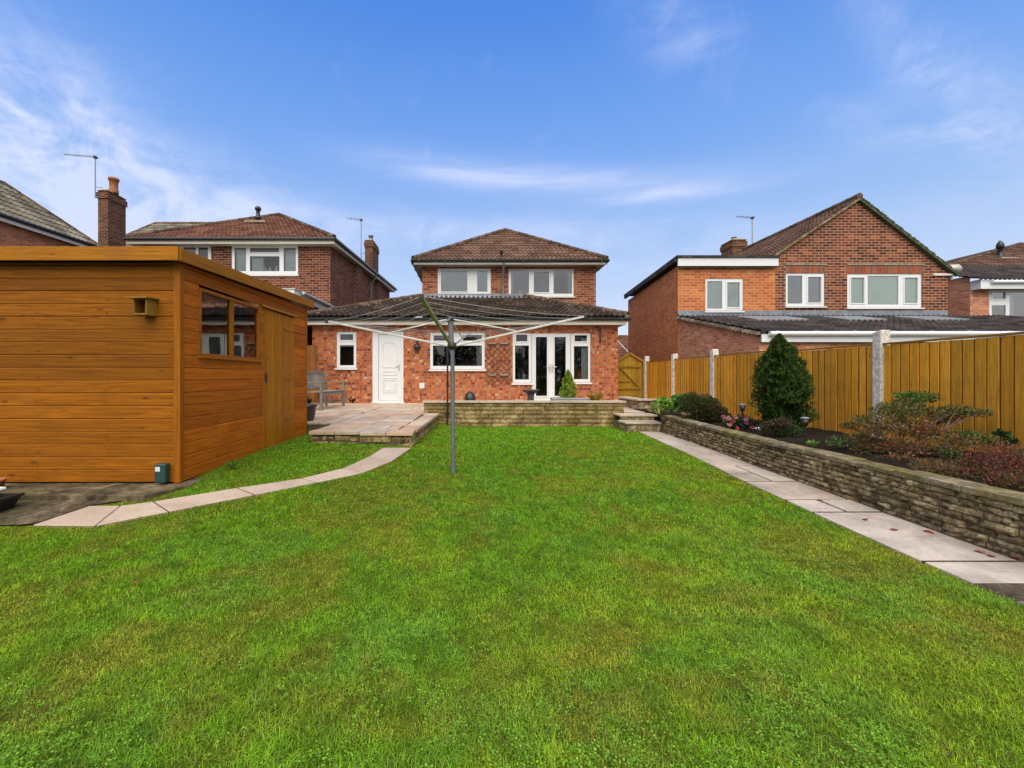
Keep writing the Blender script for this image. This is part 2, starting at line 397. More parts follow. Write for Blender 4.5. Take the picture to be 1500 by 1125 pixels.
m_whites = M_plain('white_board', (.8, .82, .82), .4)
m_dome = M_plain('galvanised_cowl', (.48, .48, .42), .5, .3, var=.3)

# ------------------------------------------------------------------ leaves and grass (numpy meshes)
def leaf_mesh(name, C, A, N, L, W, cols, mat, parent=None, kind=None, fold=.25):
    """one folded leaf per row: centre, axis, normal, length, width, colour"""
    C, A, N = (np.asarray(q, 'f') for q in (C, A, N)); n = len(C)
    A = A / np.linalg.norm(A, axis=1, keepdims=True)
    S = np.cross(A, N); S /= np.linalg.norm(S, axis=1, keepdims=True) + 1e-9
    U = np.cross(S, A)
    L = np.broadcast_to(np.asarray(L, 'f'), (n,))[:, None]; W = np.broadcast_to(np.asarray(W, 'f'), (n,))[:, None]
    V = np.stack([C - A * L * .5, C + S * W * .5 + U * W * fold, C + A * L * .5, C - S * W * .5 + U * W * fold], 1).reshape(-1, 3)
    if parent: V = V - np.array(ORG[parent.name], 'f')
    me = bpy.data.meshes.new(name); me.vertices.add(4 * n); me.vertices.foreach_set('co', V.astype('f').ravel())
    b = np.arange(n)[:, None] * 4
    tri = np.concatenate([b + np.array([0, 1, 2]), b + np.array([0, 2, 3])], 1).reshape(-1)
    me.loops.add(6 * n); me.polygons.add(2 * n); me.loops.foreach_set('vertex_index', tri.astype('i'))
    me.polygons.foreach_set('loop_start', np.arange(2 * n, dtype='i') * 3); me.polygons.foreach_set('loop_total', np.full(2 * n, 3, 'i'))
    ca = me.color_attributes.new('Col', 'FLOAT_COLOR', 'POINT')
    cc = np.ones((n, 4, 4), 'f'); cc[:, :, :3] = np.asarray(cols, 'f')[:, None, :]; cc[:, 0, :3] *= .8; cc[:, 2, :3] *= 1.12
    ca.data.foreach_set('color', cc.ravel()); me.materials.append(mat); me.update(); me.validate()
    o = bpy.data.objects.new(name, me); COL.objects.link(o)
    if parent: o.parent = parent; ORG[o.name] = ORG[parent.name]
    if kind: o['kind'] = kind
    return o
def rdir(n):
    v = RNG.normal(size=(n, 3)); return v / np.linalg.norm(v, axis=1, keepdims=True)
def pick(cols, n, jit=.2):
    c = np.array(cols)[RNG.integers(0, len(cols), n)]
    return c * (1 + RNG.uniform(-jit, jit, (n, 1)))
def vnoise(x, y, scale, seed):
    r = np.random.default_rng(seed).random((64, 64)); x = x / scale + 31.7; y = y / scale + 17.3
    xi, yi = np.floor(x).astype(int), np.floor(y).astype(int); fx, fy = x - xi, y - yi
    fx, fy = fx * fx * (3 - 2 * fx), fy * fy * (3 - 2 * fy); a = lambda i, j: r[(xi + i) % 64, (yi + j) % 64]
    return (a(0, 0) * (1 - fx) + a(1, 0) * fx) * (1 - fy) + (a(0, 1) * (1 - fx) + a(1, 1) * fx) * fy
def inpoly(x, y, P):
    r = np.zeros(x.shape, bool); n = len(P)
    for i in range(n):
        (x0, y0), (x1, y1) = P[i], P[(i + 1) % n]
        c = ((y0 > y) != (y1 > y)) & (x < (x1 - x0) * (y - y0) / (y1 - y0 + 1e-12) + x0)
        r ^= c
    return r

#@@SETTING
# ------------------------------------------------------------------ ground, lawn, paths, terrace
tag(MB().poly([(-300, -200, -.40), (300, -200, -.40), (300, 500, -.40), (-300, 500, -.40)]).build('ground', m_ground), kind='structure')

PATH_L = [(1.0, 2.74), (2.1, 2.77), (4.67, 2.84), (8.1, 3.20)]      # lawn edge of the right-hand path
WALL_F = [(1.0, 3.44), (5.0, 3.42), (8.1, 3.64)]                    # face of the low stone wall
def itp(T, y): return float(np.interp(y, [a for a, _ in T], [b for _, b in T]))
UP = [G(*p) for p in ((132, 741), (177, 741), (224, 735), (347, 715), (442, 701), (503, 686), (540, 669), (561, 656))]
LO = [G(*p) for p in ((46, 770), (139, 771), (247, 750), (373, 725), (464, 707), (532, 693), (574, 676), (603, 656))]
LAWN = [(-7, .7), (-7, 3.05), (LO[0].x, LO[0].y)] + [(p.x, p.y) for p in LO[1:]] + [(-.78, 5.86), (-.66, 8.93), (3.2, 8.93), (3.02, 8.1)] + [(itp(PATH_L, y) + .006, y) for y in (8.1, 6.5, 4.67, 3.4, 2.1, .7)]
BORDER = [(UP[0].x, UP[0].y), (-2.85, 3.62), (-2.64, 3.93), (-2.62, 7.0), (-2.30, 7.0), (-2.30, 5.95), (-1.56, 5.95), (-1.56, 5.85), (-1.2, 5.84)] + [(p.x, p.y) for p in UP[::-1][:-1]]

mb = MB()                                                            # the turf sheet
nx, ny = 70, 60; xs = np.linspace(-7, 3.9, nx); ys = np.concatenate([np.linspace(-9, 0, 6), np.linspace(.2, 9.2, ny - 6)])
pts = [(x, y, float(gz(x, y)) - .012) for y in ys for x in xs]
mb.faces(pts, [(j * nx + i, j * nx + i + 1, (j + 1) * nx + i + 1, (j + 1) * nx + i) for j in range(ny - 1) for i in range(nx - 1)], True)
tag(mb.build('lawn', m_turf), kind='structure')

def build_grass():
    Q = []
    for (y0, y1, dens, w, l) in ((1.15, 2.0, 32000, .0021, .021), (2.0, 3.2, 21000, .0028, .022), (3.2, 5.0, 11500, .0042, .023), (5.0, 7.0, 5500, .0066, .024), (7.0, 8.95, 3600, .009, .024)):
        x0 = max(-6.6, -1.16 * y1 - .2); x1 = min(3.3, 1.35 * y1 + .2)
        n = int(dens * (y1 - y0) * (x1 - x0)); x = RNG.uniform(x0, x1, n); y = RNG.uniform(y0, y1, n)
        k = inpoly(x, y, LAWN) | inpoly(x, y, BORDER); x, y = x[k], y[k]
        Q.append((x, y, np.full(len(x), w), np.full(len(x), l)))
    x, y, w, l = (np.concatenate(q) for q in zip(*Q)); n = len(x)
    # colour fields: lush, yellowed, mossy brown, clover
    fy = .6 * vnoise(x, y, .8, 1) + .4 * vnoise(x, y, .23, 2); fb = .32 * vnoise(x, y, 1.1, 3) + .36 * vnoise(x, y, .33, 4) + .32 * vnoise(x, y, .11, 5)
    fc = .55 * vnoise(x, y, .5, 6) + .45 * vnoise(x, y, .13, 7)
    far = sstep(4.5, 8, y)
    lush = np.array([.155, .335, .007]); yel = np.array([.28, .37, .010]); brn = np.array([.29, .20, .018]); clo = np.array([.135, .325, .016])
    mixv = lambda a, b, t: a * (1 - t[:, None]) + b * t[:, None]
    c = mixv(np.tile(lush, (n, 1)), yel, sstep(.42, .72, fy) * (.55 - .25 * far))
    c = mixv(c, clo, sstep(.52, .70, fc) * .5 * (1 - .7 * far))
    c = mixv(c, brn, np.clip(sstep(.48, .68, fb + RNG.normal(0, .06, n)), 0, 1) * (.5 - .2 * far))
    c *= 1 + .18 * far[:, None] * np.array([-.15, .5, -.2])
    near = (1 - sstep(1.5, 5.5, y))[:, None]; c *= np.array([.97, .97, 1.3]) + near * np.array([.26, .14, 1.1])
    dead = RNG.random(n) < .05; c[dead] = np.array([.30, .25, .09]) * RNG.uniform(.6, 1.1, (dead.sum(), 1))
    c *= (.55 + .9 * (.6 * vnoise(x, y, .045, 12) + .4 * vnoise(x, y, .10, 13)))[:, None]
    c *= RNG.uniform(.55, 1.5, (n, 1))
    h = l * RNG.uniform(.45, 1.25, n) * (1 - .35 * sstep(.5, .75, fb)) * (.75 + .5 * vnoise(x, y, .16, 9))
    ang = RNG.uniform(0, 2 * math.pi, n); lean = RNG.uniform(.35, 2.1, n)
    z = gz(x, y) - .012
    d = np.stack([np.cos(ang), np.sin(ang)], 1); s = np.stack([-d[:, 1], d[:, 0]], 1) * (w * RNG.uniform(.7, 1.3, n))[:, None] * .5
    base = np.stack([x, y], 1)
    def P(o, f): return np.concatenate([o, (z + h * f)[:, None]], 1)
    m = base + d * (h * lean * .35)[:, None]; t = base + d * (h * lean)[:, None]
    V = np.stack([P(base - s, 0), P(base + s, 0), P(m + s * .8, .62), P(m - s * .8, .62), P(t, 1. - .25 * lean[0])], 1)
    V[:, 4, 2] = z + h * (1 - .3 * lean)
    me = bpy.data.meshes.new('grass'); me.vertices.add(5 * n); me.vertices.foreach_set('co', V.astype('f').ravel())
    b = np.arange(n)[:, None] * 5
    tri = np.concatenate([b + np.array([0, 1, 2]), b + np.array([0, 2, 3]), b + np.array([3, 2, 4])], 1).reshape(-1)
    me.loops.add(9 * n); me.polygons.add(3 * n); me.loops.foreach_set('vertex_index', tri.astype('i'))
    me.polygons.foreach_set('loop_start', np.arange(3 * n, dtype='i') * 3); me.polygons.foreach_set('loop_total', np.full(3 * n, 3, 'i'))
    me.polygons.foreach_set('use_smooth', np.ones(3 * n, bool))
    cc = np.ones((n, 5, 4), 'f'); cc[:, :, :3] = c[:, None, :]
    ca = me.color_attributes.new('Col', 'FLOAT_COLOR', 'POINT'); ca.data.foreach_set('color', cc.ravel())
    me.materials.append(m_grass); me.update()
    o = bpy.data.objects.new('grass', me); COL.objects.link(o); tag(o, kind='stuff')
    # clover: small round leaflets lying flat among the blades
    n = 26000; y = 1.2 + 4.2 * RNG.random(n) ** 1.6; x = RNG.uniform(-1.15, 1.3, n) * y
    k = inpoly(x, y, LAWN); x, y = x[k], y[k]
    f = .45 * vnoise(x, y, .5, 6) + .55 * vnoise(x, y, .10, 7); k = f + RNG.normal(0, .16, len(x)) > .74; x, y = x[k], y[k]
    X = np.repeat(x, 3); Y = np.repeat(y, 3); a = np.tile(np.array([0, 2.1, 4.2]), len(x)) + np.repeat(RNG.uniform(0, 6, len(x)), 3)
    hgt = np.repeat(RNG.uniform(.006, .026, len(x)), 3); D = np.stack([np.cos(a), np.sin(a), RNG.uniform(-.1, .5, len(a))], 1)
    C = np.stack([X, Y, gz(X, Y) + hgt], 1) + D * .007
    Nn = np.stack([RNG.normal(0, .25, len(a)), RNG.normal(0, .25, len(a)), np.ones(len(a))], 1)
    o = leaf_mesh('clover', C, D, Nn, .0085, .008, pick([(.14, .34, .02), (.20, .38, .025), (.15, .32, .03), (.23, .40, .04)], len(a), .3), m_leaf, fold=.1)
    tag(o, kind='stuff')
build_grass()

# right-hand path: slabs on a bed of dirty joints
mb = MB(); mbd = MB()
cuts = [8.12, 7.6, 7.13, 6.48, 6.04, 5.06, 4.40, 3.81, 3.50, 2.62, 2.34, 1.75, 1.0]
for i in range(len(cuts) - 1):
    ya, yb = cuts[i], cuts[i + 1]
    def quad(t0, t1, y0, y1, m=mb, dz=0.):
        g = .012
        def pt(t, y): a, b = itp(PATH_L, y), itp(WALL_F, y) - .02; return a + (b - a) * t
        P = [(pt(t0, y0) + g, y0 + g), (pt(t1, y0) - g, y0 + g), (pt(t1, y1) - g, y1 - g), (pt(t0, y1) + g, y1 - g)]
        zt = [float(gz(*p)) + .004 + dz for p in P]
        m.prism([(p[0], p[1], z - .05) for p, z in zip(P, zt)], [(p[0], p[1], z) for p, z in zip(P, zt)])
    dz = random.uniform(-.003, .003)
    if i == 5: quad(0, .52, yb, yb + (ya - yb) * .48); quad(0, .52, yb + (ya - yb) * .48, ya, dz=.003); quad(.52, 1, yb, ya, dz=-.002)
    elif i == 7: quad(0, .5, yb, ya); quad(.5, 1, yb, ya, dz=.003)
    elif i >= 10: mb.cur = 1; quad(0, 1, yb, ya, dz=-.004); mb.cur = 0
    else: quad(0, 1, yb, ya, dz=dz)
def strip(T0, T1, y0, y1, dz, n=14, e0=0, e1=0):
    m = MB()
    for k in range(n):
        a, b = y0 + (y1 - y0) * k / n, y0 + (y1 - y0) * (k + 1) / n
        P = [(itp(T0, a) + e0, a), (itp(T1, a) + e1, a), (itp(T1, b) + e1, b), (itp(T0, b) + e0, b)]
        m.poly([(p[0], p[1], float(gz(*p)) + dz) for p in P])
    return m
tag(mb.build('path', [m_path, m_pathw], bevel=.004), kind='structure')
tag(strip(PATH_L, WALL_F, 1.0, 8.2, .0, e0=.012, e1=.1).build('path_bed', m_joint), kind='structure')

# left-hand path of pinkish slabs curving past the shed
mb = MB()
for i in range(len(UP) - 1):
    q = [LO[i], LO[i + 1], UP[i + 1], UP[i]]
    c = sum(q, Vector()) / 4; q = [c + (p - c) * .972 for p in q]
    mb.prism([(p.x, p.y, p.z - .05) for p in q], [(p.x, p.y, p.z + .004) for p in q])
tag(mb.build('stepping_path', m_pathl, bevel=.004), kind='structure')
mb = MB()
for i in range(len(UP) - 1):
    q = [LO[i], LO[i + 1], UP[i + 1], UP[i]]; mb.poly([(p.x, p.y, p.z - .002) for p in q])
tag(mb.build('stepping_path_bed', m_joint), kind='structure')

# old concrete hardstanding in front of and under the shed
mb = MB()
mb.slab([(-7.5, 3.58), (-2.78, 3.58), (-2.60, 3.95), (-2.58, 7.1), (-7.5, 7.1)], -.1, .152)
tag(mb.build('shed_base_slab', m_conc, bevel=.01), kind='structure')
mb = MB(); n = 40; yl = lambda x: float(np.interp(x, [-7.4, LO[0].x, UP[0].x, -2.9], [3.04, LO[0].y, UP[0].y, 3.60]))
P = []
for i in range(n + 1):
    x = -7.4 + (7.4 - 2.9) * i / n
    for j in range(5): y = yl(x) + (3.62 - yl(x)) * j / 4; P.append((x, y, float(gz(x, y)) + .007))
mb.faces(P, [(i * 5 + j, i * 5 + 5 + j, i * 5 + 6 + j, i * 5 + 1 + j) for i in range(n) for j in range(4)], True)
tag(mb.build('hardstanding', m_conc), kind='structure')

# terrace: sandstone paving in random sizes
def paving(region_l, region_r, y0, y1, z, seed, m):
    rnd = random.Random(seed); y = y0
    while y < y1 - .02:
        h = min(rnd.choice([.29, .44, .58, .58]), y1 - y)
        if y1 - y - h < .12: h = y1 - y
        x = region_l(y) - rnd.uniform(0, .4)
        while x < region_r(y):
            w = rnd.choice([.29, .44, .58, .58, .88]); xa, xb = max(x, region_l(y)), min(x + w, region_r(y)); x += w
            if xb - xa < .08: continue
            dz = rnd.uniform(-.003, .003); g = .006
            split = h > .5 and rnd.random() < .35
            for (a, b) in (((y, y + h * .5), (y + h * .5, y + h)) if split else ((y, y + h),)):
                m.slab([(xa + g, a + g), (xb - g, a + g), (xb - g, b - g), (xa + g, b - g)], z - .035, z + dz)
        y += h
ZP = .38
mb = MB()
er = lambda y: float(np.interp(y, [5.87, 8.95, 8.96, 20], [-.82 - .26, -.68 - .26, 5.25, 5.25]))
paving(lambda y: -6.5, lambda y: -2.285, 7.14, 12.48, ZP, 15, mb)
paving(lambda y: -2.27, lambda y: er(y) if y < 8.95 else 5.2, 6.18, 12.48, ZP, 5, mb)
paving(lambda y: 4.4, lambda y: 5.3, 12.5, 13.6, ZP, 8, mb)
paving(lambda y: 3.0, lambda y: 3.75, 8.56, 8.95, ZP + .004, 9, mb)
for a, b in ((-2.29, -1.92), (-1.92, -1.54)): mb.slab([(a + .005, 5.95), (b - .005, 5.95), (b - .005, 6.17), (a + .005, 6.17)], ZP - .045, ZP + .002)
for a, b in ((-1.54, -1.18), (-1.18, -.80)): mb.slab([(a + .005, 5.85), (b - .005, 5.85), (b - .005, 6.17), (a + .005, 6.17)], ZP - .045, ZP + .002)
for k in range(5):
    ya, yb = 6.18 + k * .555, 6.18 + (k + 1) * .555; xr = lambda y: -.80 + .13 * (y - 5.87) / 3.08
    mb.slab([(xr(ya) - .26, ya + .005), (xr(ya), ya + .005), (xr(yb), yb - .005), (xr(yb) - .26, yb - .005)], ZP - .045, ZP + .002)
tag(mb.build('terrace', m_patio, bevel=.004), kind='structure')
mb = MB(); mb.slab([(-2.24, 5.99), (-1.57, 5.99), (-1.57, 5.89), (-.86, 5.89), (-.73, 8.95), (-.73, 9.2), (-2.24, 9.2)], -.1, ZP - .03)
mb.slab([(-6.5, 9.2), (5.3, 9.2), (5.3, 13.6), (-6.5, 13.6)], -.1, ZP - .03)
mb.slab([(3.3, 8.62), (3.72, 8.62), (3.72, 9.19), (3.3, 9.19)], -.1, ZP - .03)
mb.slab([(-6.5, 7.15), (-2.25, 7.15), (-2.25, 9.19), (-6.5, 9.19)], -.1, ZP - .032)
tag(mb.build('terrace_bed', m_joint), kind='structure')

def block_course(mb, a, b, zb, zt, rnd, lmin=.16, lmax=.42, depth=.09, out=None, rough=.007, cell=.035, amt=1.):
    """one course of rough walling stones between plan points a and b, faces turned to the right of a->b"""
    a, b = Vector((*a, 0)), Vector((*b, 0)); d = b - a; Lt = d.length; d.normalize(); nrm = Vector((d.y, -d.x, 0))
    s = 0.
    while s < Lt - .01:
        l = min(rnd.uniform(lmin, lmax), Lt - s)
        if Lt - s - l < .08: l = Lt - s
        gap = .005; o = rnd.uniform(-.008, .010) * amt
        nu = max(2, int(l / cell)); nv = max(2, int((zt(s) - zb(s)) / cell)); P = []
        for j in range(nv + 1):
            for i in range(nu + 1):
                t = s + gap + (l - 2 * gap) * i / nu; z0, z1 = zb(t) + gap * .8, zt(t) - gap * .8
                edge = i in (0, nu) or j in (0, nv)
                off = o + rnd.uniform(-rough, rough) - (.010 if edge else 0)
                q = a + d * t + nrm * off; P.append((q.x, q.y, z0 + (z1 - z0) * j / nv + (0 if edge else rnd.uniform(-.004, .004))))
        fs = [(j * (nu + 1) + i, j * (nu + 1) + i + 1, (j + 1) * (nu + 1) + i + 1, (j + 1) * (nu + 1) + i) for j in range(nv) for i in range(nu)]
        # returns into the wall
        n0 = len(P); rim = [i for i in range(nu + 1)] + [j * (nu + 1) + nu for j in range(1, nv + 1)] + [nv * (nu + 1) + i for i in range(nu - 1, -1, -1)] + [j * (nu + 1) for j in range(nv - 1, 0, -1)]
        P += [tuple(Vector(P[i]) - nrm * depth) for i in rim]; m = len(rim)
        fs += [(rim[k], n0 + k, n0 + (k + 1) % m, rim[(k + 1) % m]) for k in range(m)]
        mb.faces(P, fs); s += l

def solid_core(mb, pts, z0, z1): mb.slab(pts, z0, z1)

# low stone wall holding the flower bed along the path
t = thing('stone_wall', 'low weathered stone wall holding the flower bed beside the paved path', 'garden wall', (3.5, 5, 0))
rnd = random.Random(3); mb = MB(); ncs = 7
segs = [(8.12, 5.0), (5.0, 1.2)]
for (ya, yb) in segs:
    pa, pb = (itp(WALL_F, ya), ya), (itp(WALL_F, yb), yb); L0 = math.hypot(pa[0] - pb[0], ya - yb)
    base = lambda s: float(gz(3.3, ya + (yb - ya) * s / L0)) - .02
    top = lambda s: float(np.interp(ya + (yb - ya) * s / L0, [1.2, 8.1], [.335, .385]))
    for c in range(ncs):
        f0, f1 = c / ncs, (c + 1) / ncs; w = .06 * math.sin(c * 2.1)
        block_course(mb, pa, pb, lambda s, f0=f0: base(s) + (top(s) - base(s)) * f0, lambda s, f1=f1: base(s) + (top(s) - base(s)) * f1, rnd, .09, .30, rough=.012, cell=.028, amt=1.5)
block_course(mb, (itp(WALL_F, 8.12) + .26, 8.12), (itp(WALL_F, 8.12), 8.12), lambda s: .08, lambda s: .24, rnd); 
mb.build('stonework', m_wall, t)
mb = MB(); mb.slab([(3.46, 1.2), (3.66, 1.2), (3.62, 5.0), (3.86, 8.1), (3.66, 8.1), (3.44, 5.0)], -.1, .30); mb.build('core', m_joint, t)
mb = MB(); y = 8.14
while y > 1.2:
    l = rnd.uniform(.32, .6); y2 = max(y - l, 1.2); zt = lambda yy: float(np.interp(yy, [1.2, 8.1], [.335, .385])) + .003
    n = 8; P = []; dzr = rnd.uniform(-.005, .005)
    for s_ in range(2):
        pass
    a = [(itp(WALL_F, y) - .012, y - .004), (itp(WALL_F, y) + .19, y - .004), (itp(WALL_F, y2) + .19, y2 + .004), (itp(WALL_F, y2) - .012, y2 + .004)][::-1]
    g = 6; vv = []
    for j in range(g + 1):
        for i in range(g + 1):
            u_, v_ = i / g, j / g
            e = rnd.uniform(-.006, .006)
            px_ = (itp(WALL_F, y + (y2 - y) * v_) - .012 + e * (i == 0)) + .20 * u_; py_ = y - .004 + (y2 - y + .008) * v_
            vv.append((px_, py_, zt(py_) + .045 + dzr + rnd.uniform(-.004, .004) - (.008 if i in (0, g) or j in (0, g) else 0)))
    fs = [(j * (g + 1) + i, (j + 1) * (g + 1) + i, (j + 1) * (g + 1) + i + 1, j * (g + 1) + i + 1) for j in range(g) for i in range(g)]
    n0 = len(vv); rim = [i for i in range(g + 1)] + [j * (g + 1) + g for j in range(1, g + 1)] + [g * (g + 1) + i for i in range(g - 1, -1, -1)] + [j * (g + 1) for j in range(g - 1, 0, -1)]
    vv += [(vv[i][0], vv[i][1], zt(vv[i][1])) for i in rim]; m_ = len(rim)
    fs += [(rim[k], rim[(k + 1) % m_], n0 + (k + 1) % m_, n0 + k) for k in range(m_)]
    mb.faces(vv, fs); y = y2
mb.build('coping', m_cap, t)

# flower bed soil
mb = MB(); nx, ny = 16, 60
pts = []
for j in range(ny + 1):
    y = 1.2 + 7.4 * j / ny
    for i in range(nx + 1):
        x0, x1 = itp(WALL_F, y) + .15, 5.36; x = x0 + (x1 - x0) * i / nx
        pts.append((x, y, .35 + .03 * math.sin(3 * i / nx) + random.uniform(-.014, .014)))
mb.faces(pts, [(j * (nx + 1) + i, j * (nx + 1) + i + 1, (j + 1) * (nx + 1) + i + 1, (j + 1) * (nx + 1) + i) for j in range(ny) for i in range(nx)], True)
tag(mb.build('flower_bed', m_soil), kind='structure')

# terrace retaining wall along the lawn
t = thing('terrace_wall', 'long honey coloured stone wall with flat coping between lawn and terrace', 'garden wall', (1.1, 9, 0))
mb = MB(); rnd = random.Random(5); ztop = .60
zb0 = lambda s: float(gz(-1 + s, 8.9)) - .03
hs = [.0, .17, .34, .51, .68, .84, 1.]
for c in range(6):
    block_course(mb, (-1.0, 8.95), (3.24, 8.95), lambda s, c=c: zb0(s) + (ztop - zb0(s)) * hs[c], lambda s, c=c: zb0(s) + (ztop - zb0(s)) * hs[c + 1], rnd, .25, .6, rough=.004, amt=.7)
    block_course(mb, (-1.0, 9.16), (-1.0, 8.95), lambda s, c=c: .1 + .5 * hs[c], lambda s, c=c: .1 + .5 * hs[c + 1], rnd, .2, .3, rough=.004)
    block_course(mb, (3.24, 8.95), (3.24, 9.18), lambda s, c=c: .1 + .5 * hs[c], lambda s, c=c: .1 + .5 * hs[c + 1], rnd, .2, .3, rough=.004)
mb.build('stonework', m_wall2, t)
MB().box(-.97, 3.21, 8.985, 9.17, -.1, .575).build('core', m_joint, t)
mb = MB(); x = -1.03
while x < 3.27:
    w = min(random.choice([.45, .6, .75]), 3.275 - x); mb.box(x + .003, x + w - .003, 8.92, 9.21, .60, .637 + random.uniform(-.002, .002)); x += w
mb.build('coping', m_coping, t, bevel=.005)

# risers of the terrace edge facing the lawn
t = thing('terrace_edge', 'knee-low rough stone edging under the terrace slabs at the lawn corner', 'stone edging', (-1.5, 5.95, .2))
mb = MB(); rnd = random.Random(8)
for za, zb in ((.13, .24), (.24, .334)):
    k = lambda v: (lambda s: v)
    block_course(mb, (-2.27, 5.985), (-1.55, 5.985), k(za), k(zb), rnd, .2, .45); block_course(mb, (-2.27, 7.14), (-2.27, 5.985), k(za), k(zb), rnd, .2, .4); block_course(mb, (-1.55, 5.885), (-.83, 5.885), k(za), k(zb), rnd, .3, .5)
    block_course(mb, (-.83, 5.885), (-.70, 8.93), k(za), k(zb), rnd, .12, .3); block_course(mb, (-1.55, 5.99), (-1.55, 5.89), k(za), k(zb), rnd, .1, .2)
mb.build('stonework', m_wall2, t)

# two stone steps up to the side passage
t = thing('stone_steps', 'two stone steps climbing from the path to the terrace by the wall end', 'steps', (3.3, 8.3, .1))
mb = MB(); rnd = random.Random(9); k = lambda v: (lambda s: v)
block_course(mb, (2.99, 8.13), (3.66, 8.13), k(.07), k(.235), rnd, .14, .3); block_course(mb, (2.99, 8.55), (2.99, 8.13), k(.07), k(.235), rnd, .14, .3)
block_course(mb, (3.03, 8.56), (3.72, 8.56), k(.25), k(.345), rnd, .14, .3)
mb.box(3.02, 3.64, 8.17, 8.93, .0, .22)
mb.build('riser', m_wall, t)
MB().slab([(2.96, 8.10), (3.69, 8.10), (3.69, 8.56), (2.96, 8.56)], .24, .275).build('tread', m_coping, t, bevel=.008)
MB().slab([(3.0, 8.525), (3.76, 8.525), (3.76, 8.55), (3.0, 8.55)], .35, .384).build('nosing', m_coping, t, bevel=.005)

# raised stone kerb with flat caps beyond the bed
t = thing('planter_wall', 'short low stone wall with flat cap at the far end of the flower bed', 'garden wall', (4.4, 9.9, .38))
mb = MB(); rnd = random.Random(12)
for a, b in ((.38, .48), (.48, .585)):
    block_course(mb, (3.92, 9.9), (5.25, 9.9), k(a), k(b), rnd, .2, .4); block_course(mb, (3.92, 11.2), (3.92, 9.9), k(a), k(b), rnd, .2, .4)
mb.build('stonework', m_wall, t)
mb = MB(); mb.slab([(3.88, 9.86), (5.28, 9.86), (5.28, 10.12), (3.88, 10.12)], .59, .63); mb.slab([(3.88, 10.13), (4.12, 10.13), (4.12, 11.2), (3.88, 11.2)], .59, .632); mb.build('coping', m_coping, t, bevel=.005)
mb = MB(); mb.slab([(3.8, 8.62), (5.36, 8.62), (5.36, 9.9), (3.8, 9.9)], .0, .40); tag(mb.build('bed_corner', m_soil), kind='structure')

#@@HOUSES
# ------------------------------------------------------------------ roofs, windows and houses
def tile_slope(mb, poly, tu=.165, tv=.34, amp=.036, step=.035, ns=6):
    """courses of real curved tiles laid on a planar convex polygon whose first edge is the eave"""
    P = [Vector(p) for p in poly]; u = (P[1] - P[0]).normalized(); n = None
    for i in range(2, len(P)):
        c = u.cross(P[i] - P[0])
        if c.length > 1e-3: n = c.normalized(); break
    if n.z < 0: n = -n
    v = n.cross(u)
    if v.z < 0: v = -v
    if v.cross(u).dot(n) > 0: pass
    Q = [((p - P[0]).dot(u), (p - P[0]).dot(v)) for p in P]; vmax = max(q[1] for q in Q); vmin = min(q[1] for q in Q)
    def rng(vv):
        X = []
        for i in range(len(Q)):
            (a, b), (c, d) = Q[i], Q[(i + 1) % len(Q)]
            if abs(d - b) < 1e-6:
                if abs(vv - b) < 1e-4: X += [a, c]
            elif min(b, d) - 1e-5 <= vv <= max(b, d) + 1e-5: X.append(a + (c - a) * (vv - b) / (d - b))
        return (min(X), max(X)) if X else None
    flip = u.cross(v).dot(n) < 0
    def face(pts, uv):
        if flip: pts, uv = pts[::-1], uv[::-1]
        mb.poly(pts, uv, True)
    row = 0; va = vmin
    prof = lambda x: amp * max(0., math.cos(2 * math.pi * x / tu)) ** .8 + amp * .12 * math.cos(4 * math.pi * x / tu)
    while va < vmax - 1e-3:
        vb = min(va + tv, vmax); ra, rb = rng(va + 1e-4), rng(vb - 1e-4)
        if ra and rb:
            lo, hi = min(ra[0], rb[0]), max(ra[1], rb[1]); d = tu / ns
            xs_ = [lo] + [k * d for k in range(math.ceil(lo / d + 1e-6), math.floor(hi / d - 1e-6) + 1)] + [hi]
            A, B, Z = [], [], []
            for x in xs_:
                xa, xb = min(max(x, ra[0]), ra[1]), min(max(x, rb[0]), rb[1])
                A.append(P[0] + u * xa + v * va + n * (prof(xa) + step)); B.append(P[0] + u * xb + v * vb + n * prof(xb)); Z.append(P[0] + u * xa + v * va + n * (prof(xa) - .01))
            base = len(mb.v); m = len(xs_)
            mb.v += [tuple(p) for p in A + B + A + Z]
            for i in range(m - 1):
                for f, uv in (((base + i, base + i + 1, base + m + i + 1, base + m + i), [(xs_[i], va + .001), (xs_[i + 1], va + .001), (xs_[i + 1], vb - .001), (xs_[i], vb - .001)]),
                              ((base + 3 * m + i, base + 3 * m + i + 1, base + 2 * m + i + 1, base + 2 * m + i), [(xs_[i], va + .001), (xs_[i + 1], va + .001), (xs_[i + 1], va + .03), (xs_[i], va + .03)])):
                    if flip: f, uv = f[::-1], uv[::-1]
                    mb.uv[len(mb.f)] = uv; mb.sm.add(len(mb.f)); mb.f.append(f); mb.m.append(mb.cur)
        va = vb; row += 1
    return mb
def caps(mb, a, b, r=.10, l=.42):
    a, b = Vector(a), Vector(b); L = (b - a).length; n = max(1, int(L / l)); d = (b - a) / n
    for i in range(n):
        p, q = a + d * (i + .01), a + d * (i + .99); mb.tube([p, p + (q - p) * .08, q], [r * 1.08, r * 1.03, r * .94], 10)
    return mb

